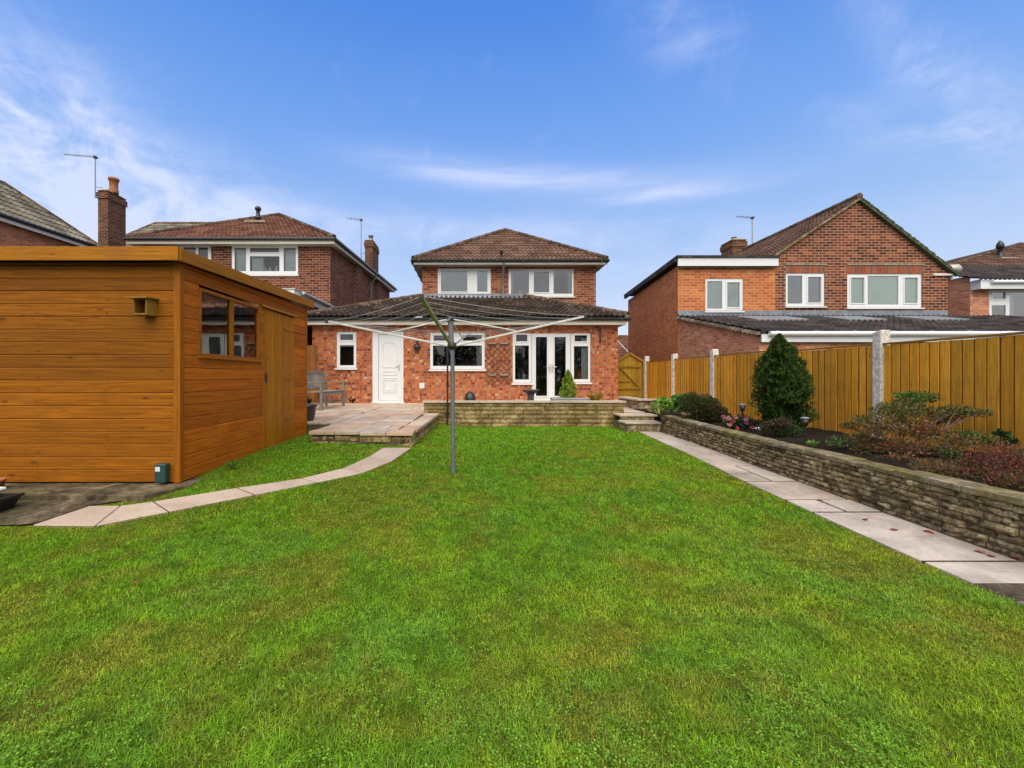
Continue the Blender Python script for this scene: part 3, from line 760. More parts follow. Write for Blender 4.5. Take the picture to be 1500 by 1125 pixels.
def window(house, Y, rect, panes, cill=True, inside='dark', name='window', depth=.9, casements=(), glass=None, fw_mat=None):
    a, b, c, d = rect
    fr = MB(); holes_plate(fr, a, b, c, d, panes, Y + .022, .03)
    for q in casements:
        for (x0, x1, z0, z1) in ((q[0] - .035, q[1] + .035, q[3], q[3] + .035), (q[0] - .035, q[1] + .035, q[2] - .035, q[2]), (q[0] - .035, q[0], q[2], q[3]), (q[1], q[1] + .035, q[2], q[3])):
            fr.box(x0, x1, Y + .006, Y + .021, z0, z1)
    w = fr.build(name, fw_mat or m_upvc, house)
    for q in panes:
        MB().poly([(q[0], Y + .048, q[2]), (q[1], Y + .048, q[2]), (q[1], Y + .048, q[3]), (q[0], Y + .048, q[3])]).build('pane', glass or m_glass, w)
    if cill: MB().prism([(a - .04, Y - .055, c - .055), (b + .04, Y - .055, c - .055), (b + .04, Y + .05, c - .055), (a - .04, Y + .05, c - .055)], [(a - .04, Y - .055, c - .018), (b + .04, Y - .055, c - .018), (b + .04, Y + .05, c - .003), (a - .04, Y + .05, c - .003)]).build('sill', m_upvc, w, bevel=.004)
    y0, y1 = Y + .101, Y + .1 + depth
    if inside in ('dark', 'grey', 'curtains'):
        rm = MB()
        e = .25
        rm.poly([(a - e, y1, c - e), (b + e, y1, c - e), (b + e, y1, d + e), (a - e, y1, d + e)])
        rm.poly([(a - e, y0, c - e), (a - e, y1, c - e), (a - e, y1, d + e), (a - e, y0, d + e)]); rm.poly([(b + e, y0, c - e), (b + e, y1, c - e), (b + e, y1, d + e), (b + e, y0, d + e)])
        rm.poly([(a - e, y0, c - e), (b + e, y0, c - e), (b + e, y1, c - e), (a - e, y1, c - e)]); rm.poly([(a - e, y0, d + e), (b + e, y0, d + e), (b + e, y1, d + e), (a - e, y1, d + e)])
        rm.build('room', m_room if inside != 'grey' else m_roomg, w)
    if inside in ('blind', 'screen'):
        MB().poly([(a, Y + .062, c), (b, Y + .062, c), (b, Y + .062, d), (a, Y + .062, d)]).build('blind', m_blind if inside == 'blind' else m_blindg, w)
    return w
def curtain(w, Y, x0, x1, z0, z1, mat=None):
    n = 40; mb = MB(); P = []
    for z in (z0, z1):
        P += [(x0 + (x1 - x0) * i / n, Y + .16 + .025 * math.sin(i * 1.3) + .01 * math.sin(i * .5), z) for i in range(n + 1)]
    mb.faces(P, [(i, i + 1, n + 2 + i, n + 1 + i) for i in range(n)], True); return mb.build('curtain', mat or m_net, w)
def rectpx(x0, x1, y0, y1, Y): return (PX(x0, Y), PX(x1, Y), PZ(y1, Y), PZ(y0, Y))

# ---- the house at the end of the garden
YE, YM = 12.5, 15.5
hs_ = thing('house', 'red brick house with hipped tile roof and single storey rear extension behind the terrace', 'house', (0, YE, ZP))
r_small = rectpx(493, 522, 486, 539, YE); r_kit = rectpx(630, 710, 487, 541, YE)
r_sideL = rectpx(751, 779, 488, 561, YE); r_fd = rectpx(779, 836, 488, 587.5, YE); r_sideR = rectpx(836, 865, 488, 560, YE)
r_door = rectpx(545.5, 591, 486, 590.3, YE)
xl, xr_ = -4.69, 4.34; zt = 2.70
mb = MB(); holes_plate(mb, xl, xr_, .2, zt, [r_small, r_kit, r_sideL, r_fd, r_sideR, r_door], YE, .1)
mb.poly([(xl, YE, .2), (xl, 19, .2), (xl, 19, zt), (xl, YE, zt)][::-1]); mb.poly([(xr_, YE, .2), (xr_, 15.6, .2), (xr_, 15.6, zt), (xr_, YE, zt)])
mb.poly([(xl, 19, .2), (-1.7, 19, .2), (-1.7, 19, zt), (xl, 19, zt)][::-1])
mb.build('extension_wall', m_ext, hs_)
r_u1 = rectpx(641, 719, 393, 433, YM); r_u2 = rectpx(745, 840.5, 394, 434, YM)
mx0, mx1 = -1.79, 4.575; mzt = 5.26
mb = MB(); holes_plate(mb, mx0, mx1, 2.7, mzt, [r_u1, r_u2], YM, .1)
mb.poly([(mx0, YM, .2), (mx0, 23.5, .2), (mx0, 23.5, mzt), (mx0, YM, mzt)][::-1]); mb.poly([(mx1, YM, .2), (mx1, 23.5, .2), (mx1, 23.5, mzt), (mx1, YM, mzt)])
mb.poly([(mx0, 23.5, .2), (mx1, 23.5, .2), (mx1, 23.5, mzt), (mx0, 23.5, mzt)][::-1])
mb.build('wall', m_main, hs_)
# main hipped roof
ex0, ex1, ey0, ey1, ez = -2.08, 4.86, 15.1, 23.9, 5.33; hw = (ex1 - ex0) / 2; xm = (ex0 + ex1) / 2 + .10; rz = 7.55
A, B, C_, D = (ex0, ey0, ez), (ex1, ey0, ez), (ex1, ey1, ez), (ex0, ey1, ez); R1, R2 = (xm, ey0 + hw, rz), (xm, ey1 - hw, rz)
mb = MB(); tile_slope(mb, [A, B, R1]); tile_slope(mb, [B, C_, R2, R1]); tile_slope(mb, [D, A, R1, R2]); mb.poly([C_, D, R2])
rf = mb.build('roof', m_roof_main, hs_)
mb = MB()
for p, q in ((A, R1), (B, R1), (R1, R2)): caps(mb, Vector(p) + Vector((0, 0, .05)), Vector(q) + Vector((0, 0, .05)), .085)
mb.build('ridge_tile', m_ridge, rf)
def eaves(house, x0, x1, y0, zb, zf, wallY, wx0, wx1, yback, gut=m_black, fas=m_cream, left=True, right=True, sof=m_soffit):
    mb = MB(); mb.box(x0 + .03, x1 - .03, y0 + .03, y0 + .05, zb, zf)
    if left: mb.box(x0 + .03, x0 + .05, y0 + .052, yback, zb, zf)
    if right: mb.box(x1 - .05, x1 - .03, y0 + .052, yback, zb, zf)
    mb.build('fascia', fas, house)
    mb = MB(); mb.poly([(x0 + .06, y0 + .06, zb + .01), (x1 - .06, y0 + .06, zb + .01), (x1 - .06, yback, zb + .01), (x0 + .06, yback, zb + .01)][::-1]); mb.build('soffit', sof, house)
    mb = MB(); r = .055
    def gutter(a, b):
        a, b = Vector(a), Vector(b); d = (b - a).normalized(); s = d.cross(Vector((0, 0, 1)))
        prof = [(-r, r * .55), (-r, 0), (-r * .7, -r * .7), (0, -r), (r * .7, -r * .7), (r, 0), (r, r * .55), (r - .006, r * .55), (r * .6, -r * .5), (-r * .6, -r * .5), (-r + .006, r * .55)]
        n = len(prof); P = [p + s * q[0] + Vector((0, 0, q[1])) for p in (a, b) for q in prof]
        mb.faces(P, [(i, (i + 1) % n, n + (i + 1) % n, n + i) for i in range(n)] + [tuple(range(n))[::-1], tuple(range(n, 2 * n))])
        L = (b - a).length; kk = int(L / .9)
        for i in range(kk + 1):
            c = a + (b - a) * min(1, (i + .3) / (kk + .6)); mb.beam(c - d * .02 + Vector((0, 0, -.01)), c + d * .02 + Vector((0, 0, -.01)), 2 * r + .015, 2 * r * .8)
    zg = zf - .01
    gutter((x0 - .06, y0 - .035, zg), (x1 + .06, y0 - .035, zg))
    if left: gutter((x0 - .035, y0 + .05, zg), (x0 - .035, yback, zg))
    if right: gutter((x1 + .035, y0 + .05, zg), (x1 + .035, yback, zg))
    mb.build('gutter', gut, house)
eaves(hs_, ex0, ex1, ey0, 5.17, 5.31, YM, mx0, mx1, ey1)
# extension roof: hipped lean-to
zx, yt, zx2 = 2.90, YM - .005, 4.06
E0, E1 = (-4.86, 12.2, zx), (4.52, 12.2, zx); T0, T1 = (-1.85, yt, zx2), (1.95, yt, zx2)
mb = MB(); tile_slope(mb, [E0, E1, T1, T0], amp=.040, step=.04)
tile_slope(mb, [(-4.86, 19, zx), E0, T0, (-1.85, 19, zx2)]); mb.poly([E1, (4.52, yt, zx), T1])
rf = mb.build('extension_roof', m_roof_ext, hs_)
for e, tt in ((E0, T0), (E1, T1)):
    caps(MB(), Vector(e) + Vector((0, 0, .05)), Vector(tt) + Vector((0, 0, .06)), .085).build('ridge_tile', m_ridge, rf)
    mb = MB(); e, tt = Vector(e), Vector(tt); n = 70
    mb.tube([e.lerp(tt, i / n) + Vector((0, -.09, random.uniform(-.025, .01))) for i in range(n + 1)], [random.uniform(.012, .034) for i in range(n + 1)], 6, smooth=False)
    mb.build('mortar_bedding', m_mortar, rf)
mb = MB(); n = 24
P = [(-1.8 + 3.75 * i / n, YM - .32, zx2 - .10 + .018 * (i % 2)) for i in range(n + 1)] + [(-1.8 + 3.75 * i / n, YM - .02, zx2 + .035) for i in range(n + 1)]
mb.faces(P, [(i, i + 1, n + 2 + i, n + 1 + i) for i in range(n)]); mb.box(-1.8, 1.95, YM - .022, YM - .012, zx2 + .03, zx2 + .13); mb.build('flashing', m_lead, hs_)
eaves(hs_, -4.86, 4.52, 12.2, 2.66, 2.83, YE, xl, xr_, 15.4, right=True, left=True)
# windows and doors of the house
Y = YE
def pp(x0, x1, y0, y1): return rectpx(x0, x1, y0, y1, Y)
p1, p2 = pp(498, 517, 489.5, 498), pp(497.5, 518, 505.5, 535); w = window(hs_, Y, r_small, [p1, p2], casements=[p1], inside='dark')
p1, p2, p3 = pp(635, 662, 491, 499), pp(678, 706, 491, 499), pp(634, 706, 506, 536); w = window(hs_, Y, r_kit, [p1, p2, p3], casements=[p1, p2], inside='dark', depth=2.2)
mb = MB(); mb.box(r_kit[0], r_kit[1], Y + .12, Y + .34, p3[2] - .06, p3[2] - .02)
mb.lathe([(.0, .0), (.045, 0), (.05, .09), (.03, .14), (.0, .14)], (p3[0] + .16, Y + .22, p3[2] - .02), 12); mb.tube([(0.1 + p3[0] + .55, Y + .22, p3[2]), (p3[0] + .65, Y + .22, p3[2] + .2), (p3[0] + .73, Y + .22, p3[2] + .25), (p3[0] + .84, Y + .22, p3[2] + .19)], .014, 8)
mb.build('worktop', m_greyp, w)
curtain(w, Y, p3[1] - .16, p3[1] + .04, p3[2] - .05, p3[3] + .3, m_soffit)
p1, p2 = pp(756, 772.5, 490, 500), pp(754.5, 775, 506, 556); w = window(hs_, Y, r_sideL, [p1, p2], casements=[p1], inside='dark', depth=2.6)
mb = MB(); mb.lathe([(0, 0), (.05, 0), (.055, .12), (.04, .17), (0, .17)], (p2[0] + .28, Y + .22, p2[2] + .01), 14); mb.build('ornament', m_net, w)
p1, p2 = pp(842, 860, 491, 500), pp(841, 862, 507, 555.5); w = window(hs_, Y, r_sideR, [p1, p2], casements=[p1], inside='dark', depth=2.6)
curtain(w, Y, p2[1] - .17, p2[1] + .05, p2[2] - .02, p2[3] + .25)
mb = MB(); mb.lathe([(0, 0), (.05, .0), (.075, .06), (.06, .12), (.025, .17), (.03, .2), (0, .2)], (p2[0] + .19, Y + .24, p2[2] + .01), 14); mb.build('ornament', m_terra, w)
p1, p2 = pp(785, 801.5, 493.5, 580), pp(812.5, 829, 493.5, 580)
fd = window(hs_, Y, r_fd, [p1, p2], casements=[p1, p2], cill=False, inside='dark', depth=3.2, name='french_door')
mb = MB(); xm_ = (r_fd[0] + r_fd[1]) / 2
for s in (-1, 1): mb.box(xm_ + s * .035 - .012, xm_ + s * .035 + .012, Y - .012, Y + .006, 1.30, 1.52)
mb.tube([(xm_ - .035, Y - .03, 1.44), (xm_ - .15, Y - .03, 1.44)], .010, 8); mb.tube([(xm_ + .035, Y - .03, 1.44), (xm_ + .15, Y - .03, 1.44)], .010, 8); mb.build('handle', m_alu, fd)
mb = MB(); mb.box(p1[0] - .1, p2[1] + .1, Y + 1.3, Y + 2.0, 1.12, 1.16)
for q in (p1[0], p2[1]): mb.box(q - .03, q + .03, Y + 1.5, Y + 1.56, .4, 1.12)
mb.build('table', m_greyp, fd)
mb = MB(); mb.box(p1[0] - .3, p2[1] + .3, Y + .3, Y + 3.1, .36, .385); mb.build('floor', m_shed_t, fd)
# upper windows
Y = YM
p1, p2 = pp(646, 684.5, 397, 427), pp(699, 714, 397, 427); window(hs_, Y, r_u1, [p1, p2], inside='screen', glass=m_glass2, casements=[p1])
p1, p2, p3 = pp(748.5, 775, 396, 430), pp(782, 804.5, 398, 428), pp(811, 838, 396, 430); w = window(hs_, Y, r_u2, [p1, p2, p3], casements=[p2], inside='grey', glass=m_glass2, depth=1.6)
curtain(w, Y, p1[0] - .05, p1[0] + .10, p1[2], p1[3]); curtain(w, Y, p3[1] - .12, p3[1] + .05, p3[2], p3[3])
MB().lathe([(0, 0), (.05, .02), (.07, .08), (.05, .14), (0, .16)], (p1[0] + .35, Y + .25, p1[2] + .01), 14).build('ornament', m_net, w)
# white panelled door
a, b, c, d = r_door; Y = YE
mb = MB(); dl, dr = a + .17, b - .075
holes_plate(mb, a, b, c, d, [(dl, dr, c + .07, d - .07)], Y + .012, .05); mb.box(a - .03, b + .02, Y - .04, Y + .06, c - .02, c + .03)
dfm = mb.build('door_frame', m_upvc, hs_, bevel=.004)
mb = MB(); mb.box(dl + .004, dr - .004, Y + .045, Y + .08, c + .075, d - .075)
dw = dr - dl; cx_ = (dl + dr) / 2
def ring(z0, z1, w, arch=0.):
    pts = [(cx_ - w / 2, z0), (cx_ + w / 2, z0), (cx_ + w / 2, z1)]
    if arch: pts += [(cx_ + w / 2 * math.cos(R(tt)), z1 + arch * math.sin(R(tt))) for tt in range(15, 180, 15)]
    pts += [(cx_ - w / 2, z1)]
    for i in range(len(pts)):
        p, q = pts[i], pts[(i + 1) % len(pts)]; mb.beam((p[0], Y + .043, p[1]), (q[0], Y + .043, q[1]), .022, .022, (0, 1, 0))
zA = c + .075
ring(zA + .98, zA + 1.62, dw * .62, .10); ring(zA + .76, zA + .86, dw * .58); ring(zA + .24, zA + .66, dw * .62); ring(zA + .30, zA + .60, dw * .5)
dm = mb.build('door', m_upvc, hs_, bevel=.003)
mb = MB(); mb.box(dr - .075, dr - .045, Y + .03, Y + .046, zA + .88, zA + 1.08); mb.tube([(dr - .06, Y + .015, zA + 1.02), (dr - .17, Y + .015, zA + 1.02)], .011, 8); mb.build('handle', m_alu, dm)
# downpipes
mb = MB(); xd = PX(737, YM - .08)
mb.tube([(xd, 15.1, 5.25), (xd, 15.12, 5.12), (xd, YM - .06, 4.95), (xd, YM - .06, 4.12)], .036, 12); mb.box(xd - .06, xd + .06, YM - .12, YM, 4.06, 4.11)
for z in (4.95, 4.4): mb.tube([(xd, YM - .06, z - .02), (xd, YM - .06, z + .02)], .045, 12)
mb.build('downpipe', m_greyp, hs_)
mb = MB(); x = PX(734.5, 15.4); mb.lathe([(.05, 0), (.05, .28), (.065, .29), (.065, .34), (0, .36)], (x, 15.42, 5.42), 14); mb.build('vent_pipe', m_black, hs_)
mb = MB(); x = PX(879, YE); mb.tube([(x, YE - .03, PZ(479, YE)), (x, YE - .03, PZ(496, YE))], .02, 8); mb.box(x - .02, x + .02, YE - .05, YE, PZ(502, YE), PZ(496, YE)); mb.build('bracket', m_black, hs_)

# ---- left neighbour
YL = 15.7
t = thing('house', 'dark red brick house with brown hipped roof right behind the wooden shed', 'house', (-8.9, YL, 0))
la, lb = -12.22, -5.22; lz = 6.06; ebx, eby = -4.62, 24.0
rl1 = rectpx(339, 436.5, 358.5, 402.5, YL); rl2 = rectpx(262, 309, 357, 402, YL)
mb = MB(); holes_plate(mb, la, lb, 0, lz, [rl1, rl2], YL, .1)
mb.poly([(lb, YL, 0), (ebx, eby, 0), (ebx, eby, lz), (lb, YL, lz)])
mb.poly([(la, YL, 0), (la, eby, 0), (la, eby, lz), (la, YL, lz)][::-1]); mb.poly([(ebx, eby, 0), (la, eby, 0), (la, eby, lz), (ebx, eby, lz)])
# shallow brick piers on the side wall
def side(s, off): 
    f = (s - YL) / (eby - YL); return (lb + (ebx - lb) * f + off, s)
for ya, yb in ((18.2, 19.0), (21.3, 21.9)):
    p, q, r_, s_ = side(ya, 0), side(ya, .12), side(yb, .12), side(yb, 0)
    mb.slab([p, q, r_, s_], 0, lz - .01)
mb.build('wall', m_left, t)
A, B, C_, D = (la - .3, YL - .35, lz + .12), (lb + .25, YL - .35, lz + .12), (ebx + .3, eby + .3, lz + .12), (la - .3, eby + .3, lz + .12); R1 = (PX(409, 19.0), 19.0, PZ(316, 19.0)); R2 = (R1[0] + .2, 21.3, R1[2])
mb = MB(); tile_slope(mb, [A, B, R1]); tile_slope(mb, [D, A, R1, R2]); tile_slope(mb, [B, C_, R2, R1]); mb.poly([C_, D, R2]); rf = mb.build('roof', m_roof_left, t)
mb = MB()
for p, q in ((A, R1), (B, R1), (R1, R2)): caps(mb, Vector(p) + Vector((0, 0, .05)), Vector(q) + Vector((0, 0, .05)), .085)
mb.build('ridge_tile', m_ridge, rf)
mb = MB(); mb.box(A[0], B[0], A[1] + .03, A[1] + .05, lz - .07, lz + .10)
mb.prism([(B[0] - .05, B[1] + .05, lz - .07), (B[0] - .02, B[1] + .05, lz - .07), (C_[0] - .02, C_[1], lz - .07), (C_[0] - .05, C_[1], lz - .07)], [(B[0] - .05, B[1] + .05, lz + .1), (B[0] - .02, B[1] + .05, lz + .1), (C_[0] - .02, C_[1], lz + .1), (C_[0] - .05, C_[1], lz + .1)]); mb.build('fascia', m_cream, t)
MB().poly([(A[0], A[1] + .06, lz - .06), (B[0] - .06, B[1] + .06, lz - .06), (C_[0] - .06, C_[1], lz - .06), (D[0], D[1], lz - .06)][::-1]).build('soffit', m_soffit, t)
mb = MB(); mb.tube([(A[0] - .05, A[1] - .03, lz + .09), (B[0] + .05, B[1] - .03, lz + .09)], .06, 10); mb.tube([(B[0] + .03, B[1], lz + .09), (C_[0] + .03, C_[1], lz + .09)], .06, 10); mb.build('gutter', m_black, t)
mb = MB(); p = side(20.4, .07); q = side(20.4, .3); mb.tube([(q[0], q[1], lz + .05), (q[0], q[1], lz - .1), (p[0], p[1], lz - .4), (p[0], p[1], .2)], .045, 10); mb.build('downpipe', m_greyp, t)
Y = YL
p1, p2, p3, p4 = pp(343, 360, 363, 397), pp(366, 408.5, 363, 369.5), pp(365.5, 409, 375, 397), pp(415, 433, 363, 397)
w = window(t, Y, rl1, [p1, p2, p3, p4], casements=[p2], inside='grey', depth=1.3); curtain(w, Y, p1[0] - .02, p1[1] + .05, p1[2] - .02, p1[3] + .02); curtain(w, Y, p4[0] - .05, p4[1] + .02, p4[2] - .02, p4[3] + .02); curtain(w, Y, p3[0], p3[0] + .45, p3[2] - .02, p3[2] + .62)
mb = MB()
for dx, r_, h_ in ((.42, .09, .3), (.62, .07, .22), (.86, .06, .26)): mb.lathe([(0, 0), (r_ * .6, 0), (r_, h_ * .4), (r_ * .4, h_ * .75), (r_ * .5, h_), (0, h_)], (p3[0] + dx, Y + .3, p3[2] + .0), 12)
mb.build('ornament', m_net, w)
p1, p2 = pp(268, 286, 362, 397), pp(290, 304.5, 362, 397); w = window(t, Y, rl2, [p1, p2], casements=[p2], inside='grey'); curtain(w, Y, p1[0], p1[0] + .3, p1[2], p1[3])
mb = MB(); v = Vector((PX(378, 17.5), 17.5, PZ(328, 17.5))); mb.lathe([(.08, -.2), (.075, .18), (.13, .2), (.13, .28), (.075, .3), (.075, .55), (.12, .57), (.12, .66), (.06, .72), (0, .74)], v, 14); mb.build('vent_pipe', m_black, t)
mb = MB(); mb.box(v.x - .42, v.x + .42, v.y - .28, v.y - .22, v.z - .02, v.z + .06); mb.build('flashing', m_mortar, t)
# chimney on its far side
def chimney(house, x0, x1, y0, y1, z0, z1, mat, pots, potmat, flaunch=True):
    mb = MB(); mb.box(x0, x1, y0, y1, z0, z1); mb.box(x0 - .04, x1 + .04, y0 - .04, y1 + .04, z1 - .32, z1 - .08)
    ch = mb.build('chimney', mat, house)
    mb = MB(); mb.prism([(x0 - .03, y0 - .03, z1 - .001), (x1 + .03, y0 - .03, z1 - .001), (x1 + .03, y1 + .03, z1 - .001), (x0 - .03, y1 + .03, z1 - .001)], [(x0 + .15, y0 + .15, z1 + .12), (x1 - .15, y0 + .15, z1 + .12), (x1 - .15, y1 - .15, z1 + .12), (x0 + .15, y1 - .15, z1 + .12)]); mb.build('flaunching', m_mortar, ch)
    for (fx, fy, r_, h_) in pots:
        MB().lathe([(r_, 0), (r_ * 1.02, h_ * .2), (r_ * .85, h_ * .3), (r_ * .9, h_ * .82), (r_ * 1.12, h_ * .84), (r_ * 1.12, h_), (r_ * .8, h_), (r_ * .75, h_ * .6), (0, h_ * .55)], (x0 + (x1 - x0) * fx, y0 + (y1 - y0) * fy, z1 + .06), 16).build('chimney_pot', potmat, ch)
    return ch
chimney(t, PX(534.5, 21.0), PX(546, 21.0), 21.0, 22.3, 5.6, PZ(352, 21), m_chim, [(.5, .35, .12, .32)], m_lead)
# its flat roofed side extension with white fascia
mb = MB(); q = [(-9, 11.9), (-5.02, 11.9), (-4.98, 14.7), (-5.3, 15.68), (-9, 15.68)]
MB().slab(q, 0, 3.36).build('extension_wall', m_left, t)
MB().slab([(-9, 11.8), (-4.93, 11.8), (-4.88, 14.75), (-5.28, 15.66), (-9, 15.66)], 3.37, 3.58).build('extension_fascia', m_upvc, t)
mb = MB(); mb.slab([(-9, 11.78), (-4.9, 11.78), (-4.85, 14.78), (-5.27, 15.64), (-9, 15.64)], 3.585, 3.62); mb.tube([(-4.84, 12.2, 3.57), (-4.8, 14.8, 3.57)], .05, 8); mb.build('extension_roof', m_dome, t)

# ---- house with grey mossy roof further back on the left
t = thing('house', 'house with low mossy grey tiled roof and tall brick chimney behind left neighbour', 'house', (-16, 22, 0))
YG = 21.0; eL, eR = (PX(132, 20.0), 20.0), (PX(330, 20.0), 20.0); zE = PZ(368, 20.0); zR = PZ(327.5, 22.6)
MB().box(eL[0] + .3, eR[0] - .3, 20.4, 27, 0, zE - .1).build('wall', m_far, t)
A, B, R1, R2 = (eL[0], 20.0, zE), (eR[0], 20.0, zE), (PX(318, 22.6), 22.6, zR), (PX(228, 22.6), 22.6, zR)
mb = MB(); tile_slope(mb, [A, B, R1, R2]); tile_slope(mb, [(A[0], 27, zE), A, R2, (R2[0], 25, zR)]); mb.poly([B, (B[0], 27, zE), R1]); mb.poly([R1, (B[0], 27, zE), (A[0], 27, zE), R2]); rf = mb.build('roof', m_roof_grey, t)
mb = MB(); caps(mb, A, R2, .09); caps(mb, R2, R1, .09); mb.build('ridge_tile', m_ridge, rf)
YC = 17.3
chimney(t, PX(143.5, YC), PX(158, YC), YC, YC + .9, 4., PZ(279, YC), m_chim, [(.75, .45, .17, .62)], m_terra)
# ---- far left house
t = thing('house', 'orange brick house with grey pantiled roof at the left edge of the photo', 'house', (-16, 13, 0))
MB().prism([(-18.5, 6, 0), (-14.75, 6, 0), (-14.35, 15.8, 0), (-18.5, 15.8, 0)], [(-18.5, 6, 5.95), (-14.75, 6, 5.95), (-14.35, 15.8, 5.95), (-18.5, 15.8, 5.95)]).build('wall', m_far, t)
A, B = (-14.55, 6, 6.08), (-14.12, 16.15, 6.08); ax, ay = -16.05, 14.55
R1 = (ax, ay, PZ(270, ay)); R2 = (ax - .3, 7, R1[2]); D = (-18.8, 16.15, 6.08)
mb = MB(); tile_slope(mb, [A, B, R1, R2]); mb.poly([B, D, R1]); mb.poly([R2, R1, D, (-18.8, 6, 6.08)]); rf = mb.build('roof', m_roof_grey, t)
mb = MB(); caps(mb, B, R1, .09); caps(mb, R1, R2, .09); mb.build('ridge_tile', m_ridge, rf)
mb = MB(); mb.beam((-14.56, 6, 5.98), (-14.14, 16.1, 5.98), .03, .18); mb.build('fascia', m_upvc, t)
MB().tube([(-14.5, 6, 6.05), (-14.08, 16.15, 6.05)], .06, 10).build('gutter', m_black, t)

# ---- right neighbour with the big gable
YR = 14.0
t = thing('house', 'red brick house with tall front gable and long dark lean-to roof behind the fence', 'house', (12, YR, 0))
gx0, gx1 = PX(1136, YR), PX(1388, YR); ap = (PX(1255, YR), PZ(294, YR)); zl, zr = PZ(373, YR), PZ(398, YR)
wr1 = rectpx(1033.5, 1088.5, 408, 455.5, YR); wr2 = rectpx(1151, 1208, 400, 448.5, YR); wr3 = rectpx(1241, 1350.5, 401, 450.5, YR)
mb = MB(); zc = PZ(398.5, YR); zb = -.3
holes_plate(mb, gx0, gx1, zb, zc, [wr2, (wr3[0], wr3[1], wr3[2], zc)], YR, .1)
mb.poly([(gx0, YR, zc), (gx1, YR, zc), (gx1, YR, zr), (ap[0], YR, ap[1]), (gx0, YR, zl)])
mb.poly([(gx1, YR, zb), (gx1, 23, zb), (gx1, 23, zr), (gx1, YR, zr)])
mb.build('wall', m_gable, t)
mb = MB()
for w_, yy in ((wr2, 389), (wr3, 389)): mb.box(w_[0] - .02, w_[1] + .02, YR - .004, YR + .05, w_[3] + .002, PZ(389, YR))
mb.build('lintel', m_soldier, t)
mb = MB()
for w_ in (wr2, wr3): mb.box(w_[0] - .02, w_[1] + .05, YR - .03, YR + .02, PZ(388.5, YR), PZ(386.3, YR))
mb.build('lintel_cap', m_mortar, t)
fx0, fz1 = PX(993, YR), PZ(389, YR)
mb = MB(); holes_plate(mb, fx0, gx0, zb, fz1, [wr1], YR + .003, .1); mb.poly([(fx0, YR + .003, zb), (7.57, 20.4, zb), (7.57, 20.4, fz1), (fx0, YR + .003, fz1)][::-1]); mb.build('extension_wall', m_orange, t)
mb = MB(); mb.box(fx0 - .06, gx0 + .0, YR - .14, YR - .10, PZ(391, YR), PZ(379.5, YR)); mb.build('fascia', m_upvc, t)
mb = MB(); mb.slab([(fx0 - .12, YR - .18), (gx0 + .01, YR - .18), (gx0 + .01, 20.5), (7.4, 20.5)], PZ(379.4, YR), PZ(376, YR)); mb.box(fx0 - .04, gx0, YR - .12, YR - .09, PZ(393, YR), PZ(391.2, YR))
mb.beam((fx0 - .1, YR - .1, PZ(381, YR)), (7.46, 20.5, PZ(381, YR)), .10, .16); mb.build('extension_roof', m_roof_slate, t)
mb = MB(); gb = 22.5
Lb, Ap, Rb = Vector((gx0 - .35, YR - .12, zl - .22)), Vector((ap[0], YR - .12, ap[1] + .06)), Vector((gx1 + .25, YR - .12, zr - .14)); bk = Vector((0, gb - YR, 0))
tile_slope(mb, [Lb + bk, Lb, Ap, Ap + bk]); tile_slope(mb, [Rb, Rb + bk, Ap + bk, Ap]); rf = mb.build('roof', m_roof_brown, t)
mb = MB(); caps(mb, Ap + Vector((0, 0, .05)), Ap + bk + Vector((0, 0, .05)), .1); mb.build('ridge_tile', m_ridge, rf)
mb = MB(); mb.beam(Vector((gx0 - .1, YR - .05, zl - .06)), Ap + Vector((0, .07, -.03)), .13, .07); mb.build('verge', m_cap, rf)
mb = MB(); mb.beam(Rb + Vector((0, .05, .0)), Ap + Vector((0, .07, -.03)), .13, .07)
for i in range(26):
    p = Rb.lerp(Ap, (i + random.random()) / 26); s = random.uniform(.015, .03); mb.box(p.x - s, p.x + s, p.y - .03, p.y + .1, p.z + .0, p.z + .035 + s)
mb.build('verge', M_plain('mossy_verge', (.09, .11, .05), .9, var=.6, scale=20), rf)
Y = YR
p1, p2 = pp(1036.5, 1058.5, 411.5, 452), pp(1065.5, 1084, 413.5, 450); window(t, Y, wr1, [p1, p2], casements=[p2], inside='blind', glass=m_glass2)
p1, p2 = pp(1154.5, 1176, 403.5, 444.5), pp(1184, 1203.5, 405.5, 443); window(t, Y, wr2, [p1, p2], casements=[p2], inside='screen', glass=m_glass2)
p1, p2, p3 = pp(1247, 1266.5, 406.5, 444), pp(1272, 1317, 404, 446), pp(1325.5, 1345, 406.5, 444); window(t, Y, wr3, [p1, p2, p3], casements=[p1, p3], inside='blind')
# lean-to
ly0, lz0, lz1 = 10.0, PZ(488, 10.1), PZ(464, YR)
lx = 6.88; lx2 = 17.5
mb = MB(); mb.poly([(lx, ly0 + .1, zb), (lx, YR, zb), (lx, YR, lz1 - .08), (lx, ly0 + .1, lz0 - .08)][::-1]); mb.poly([(lx, ly0 + .1, zb), (lx2, ly0 + .1, zb), (lx2, ly0 + .1, lz0 - .1), (lx, ly0 + .1, lz0 - .1)]); mb.build('lean_to_wall', m_leanw, t)
mb = MB(); tile_slope(mb, [(lx - .08, ly0 - .05, lz0), (lx2, ly0 - .05, lz0), (lx2, YR - .01, lz1), (lx - .08, YR - .01, lz1)], amp=.04); rf = mb.build('lean_to_roof', m_roof_slate, t)
mb = MB()
for i in range(26):
    f_ = i / 26; mb.box(lx - .10, lx + .06, ly0 + (YR - ly0) * f_, ly0 + (YR - ly0) * (f_ + .03), lz0 + (lz1 - lz0) * f_ - .05, lz0 + (lz1 - lz0) * f_ + .03)
mb.beam((lx - .06, ly0, lz0 - .03), (lx - .06, YR, lz1 - .03), .06, .05)
mb.build('verge', m_mortar, rf)
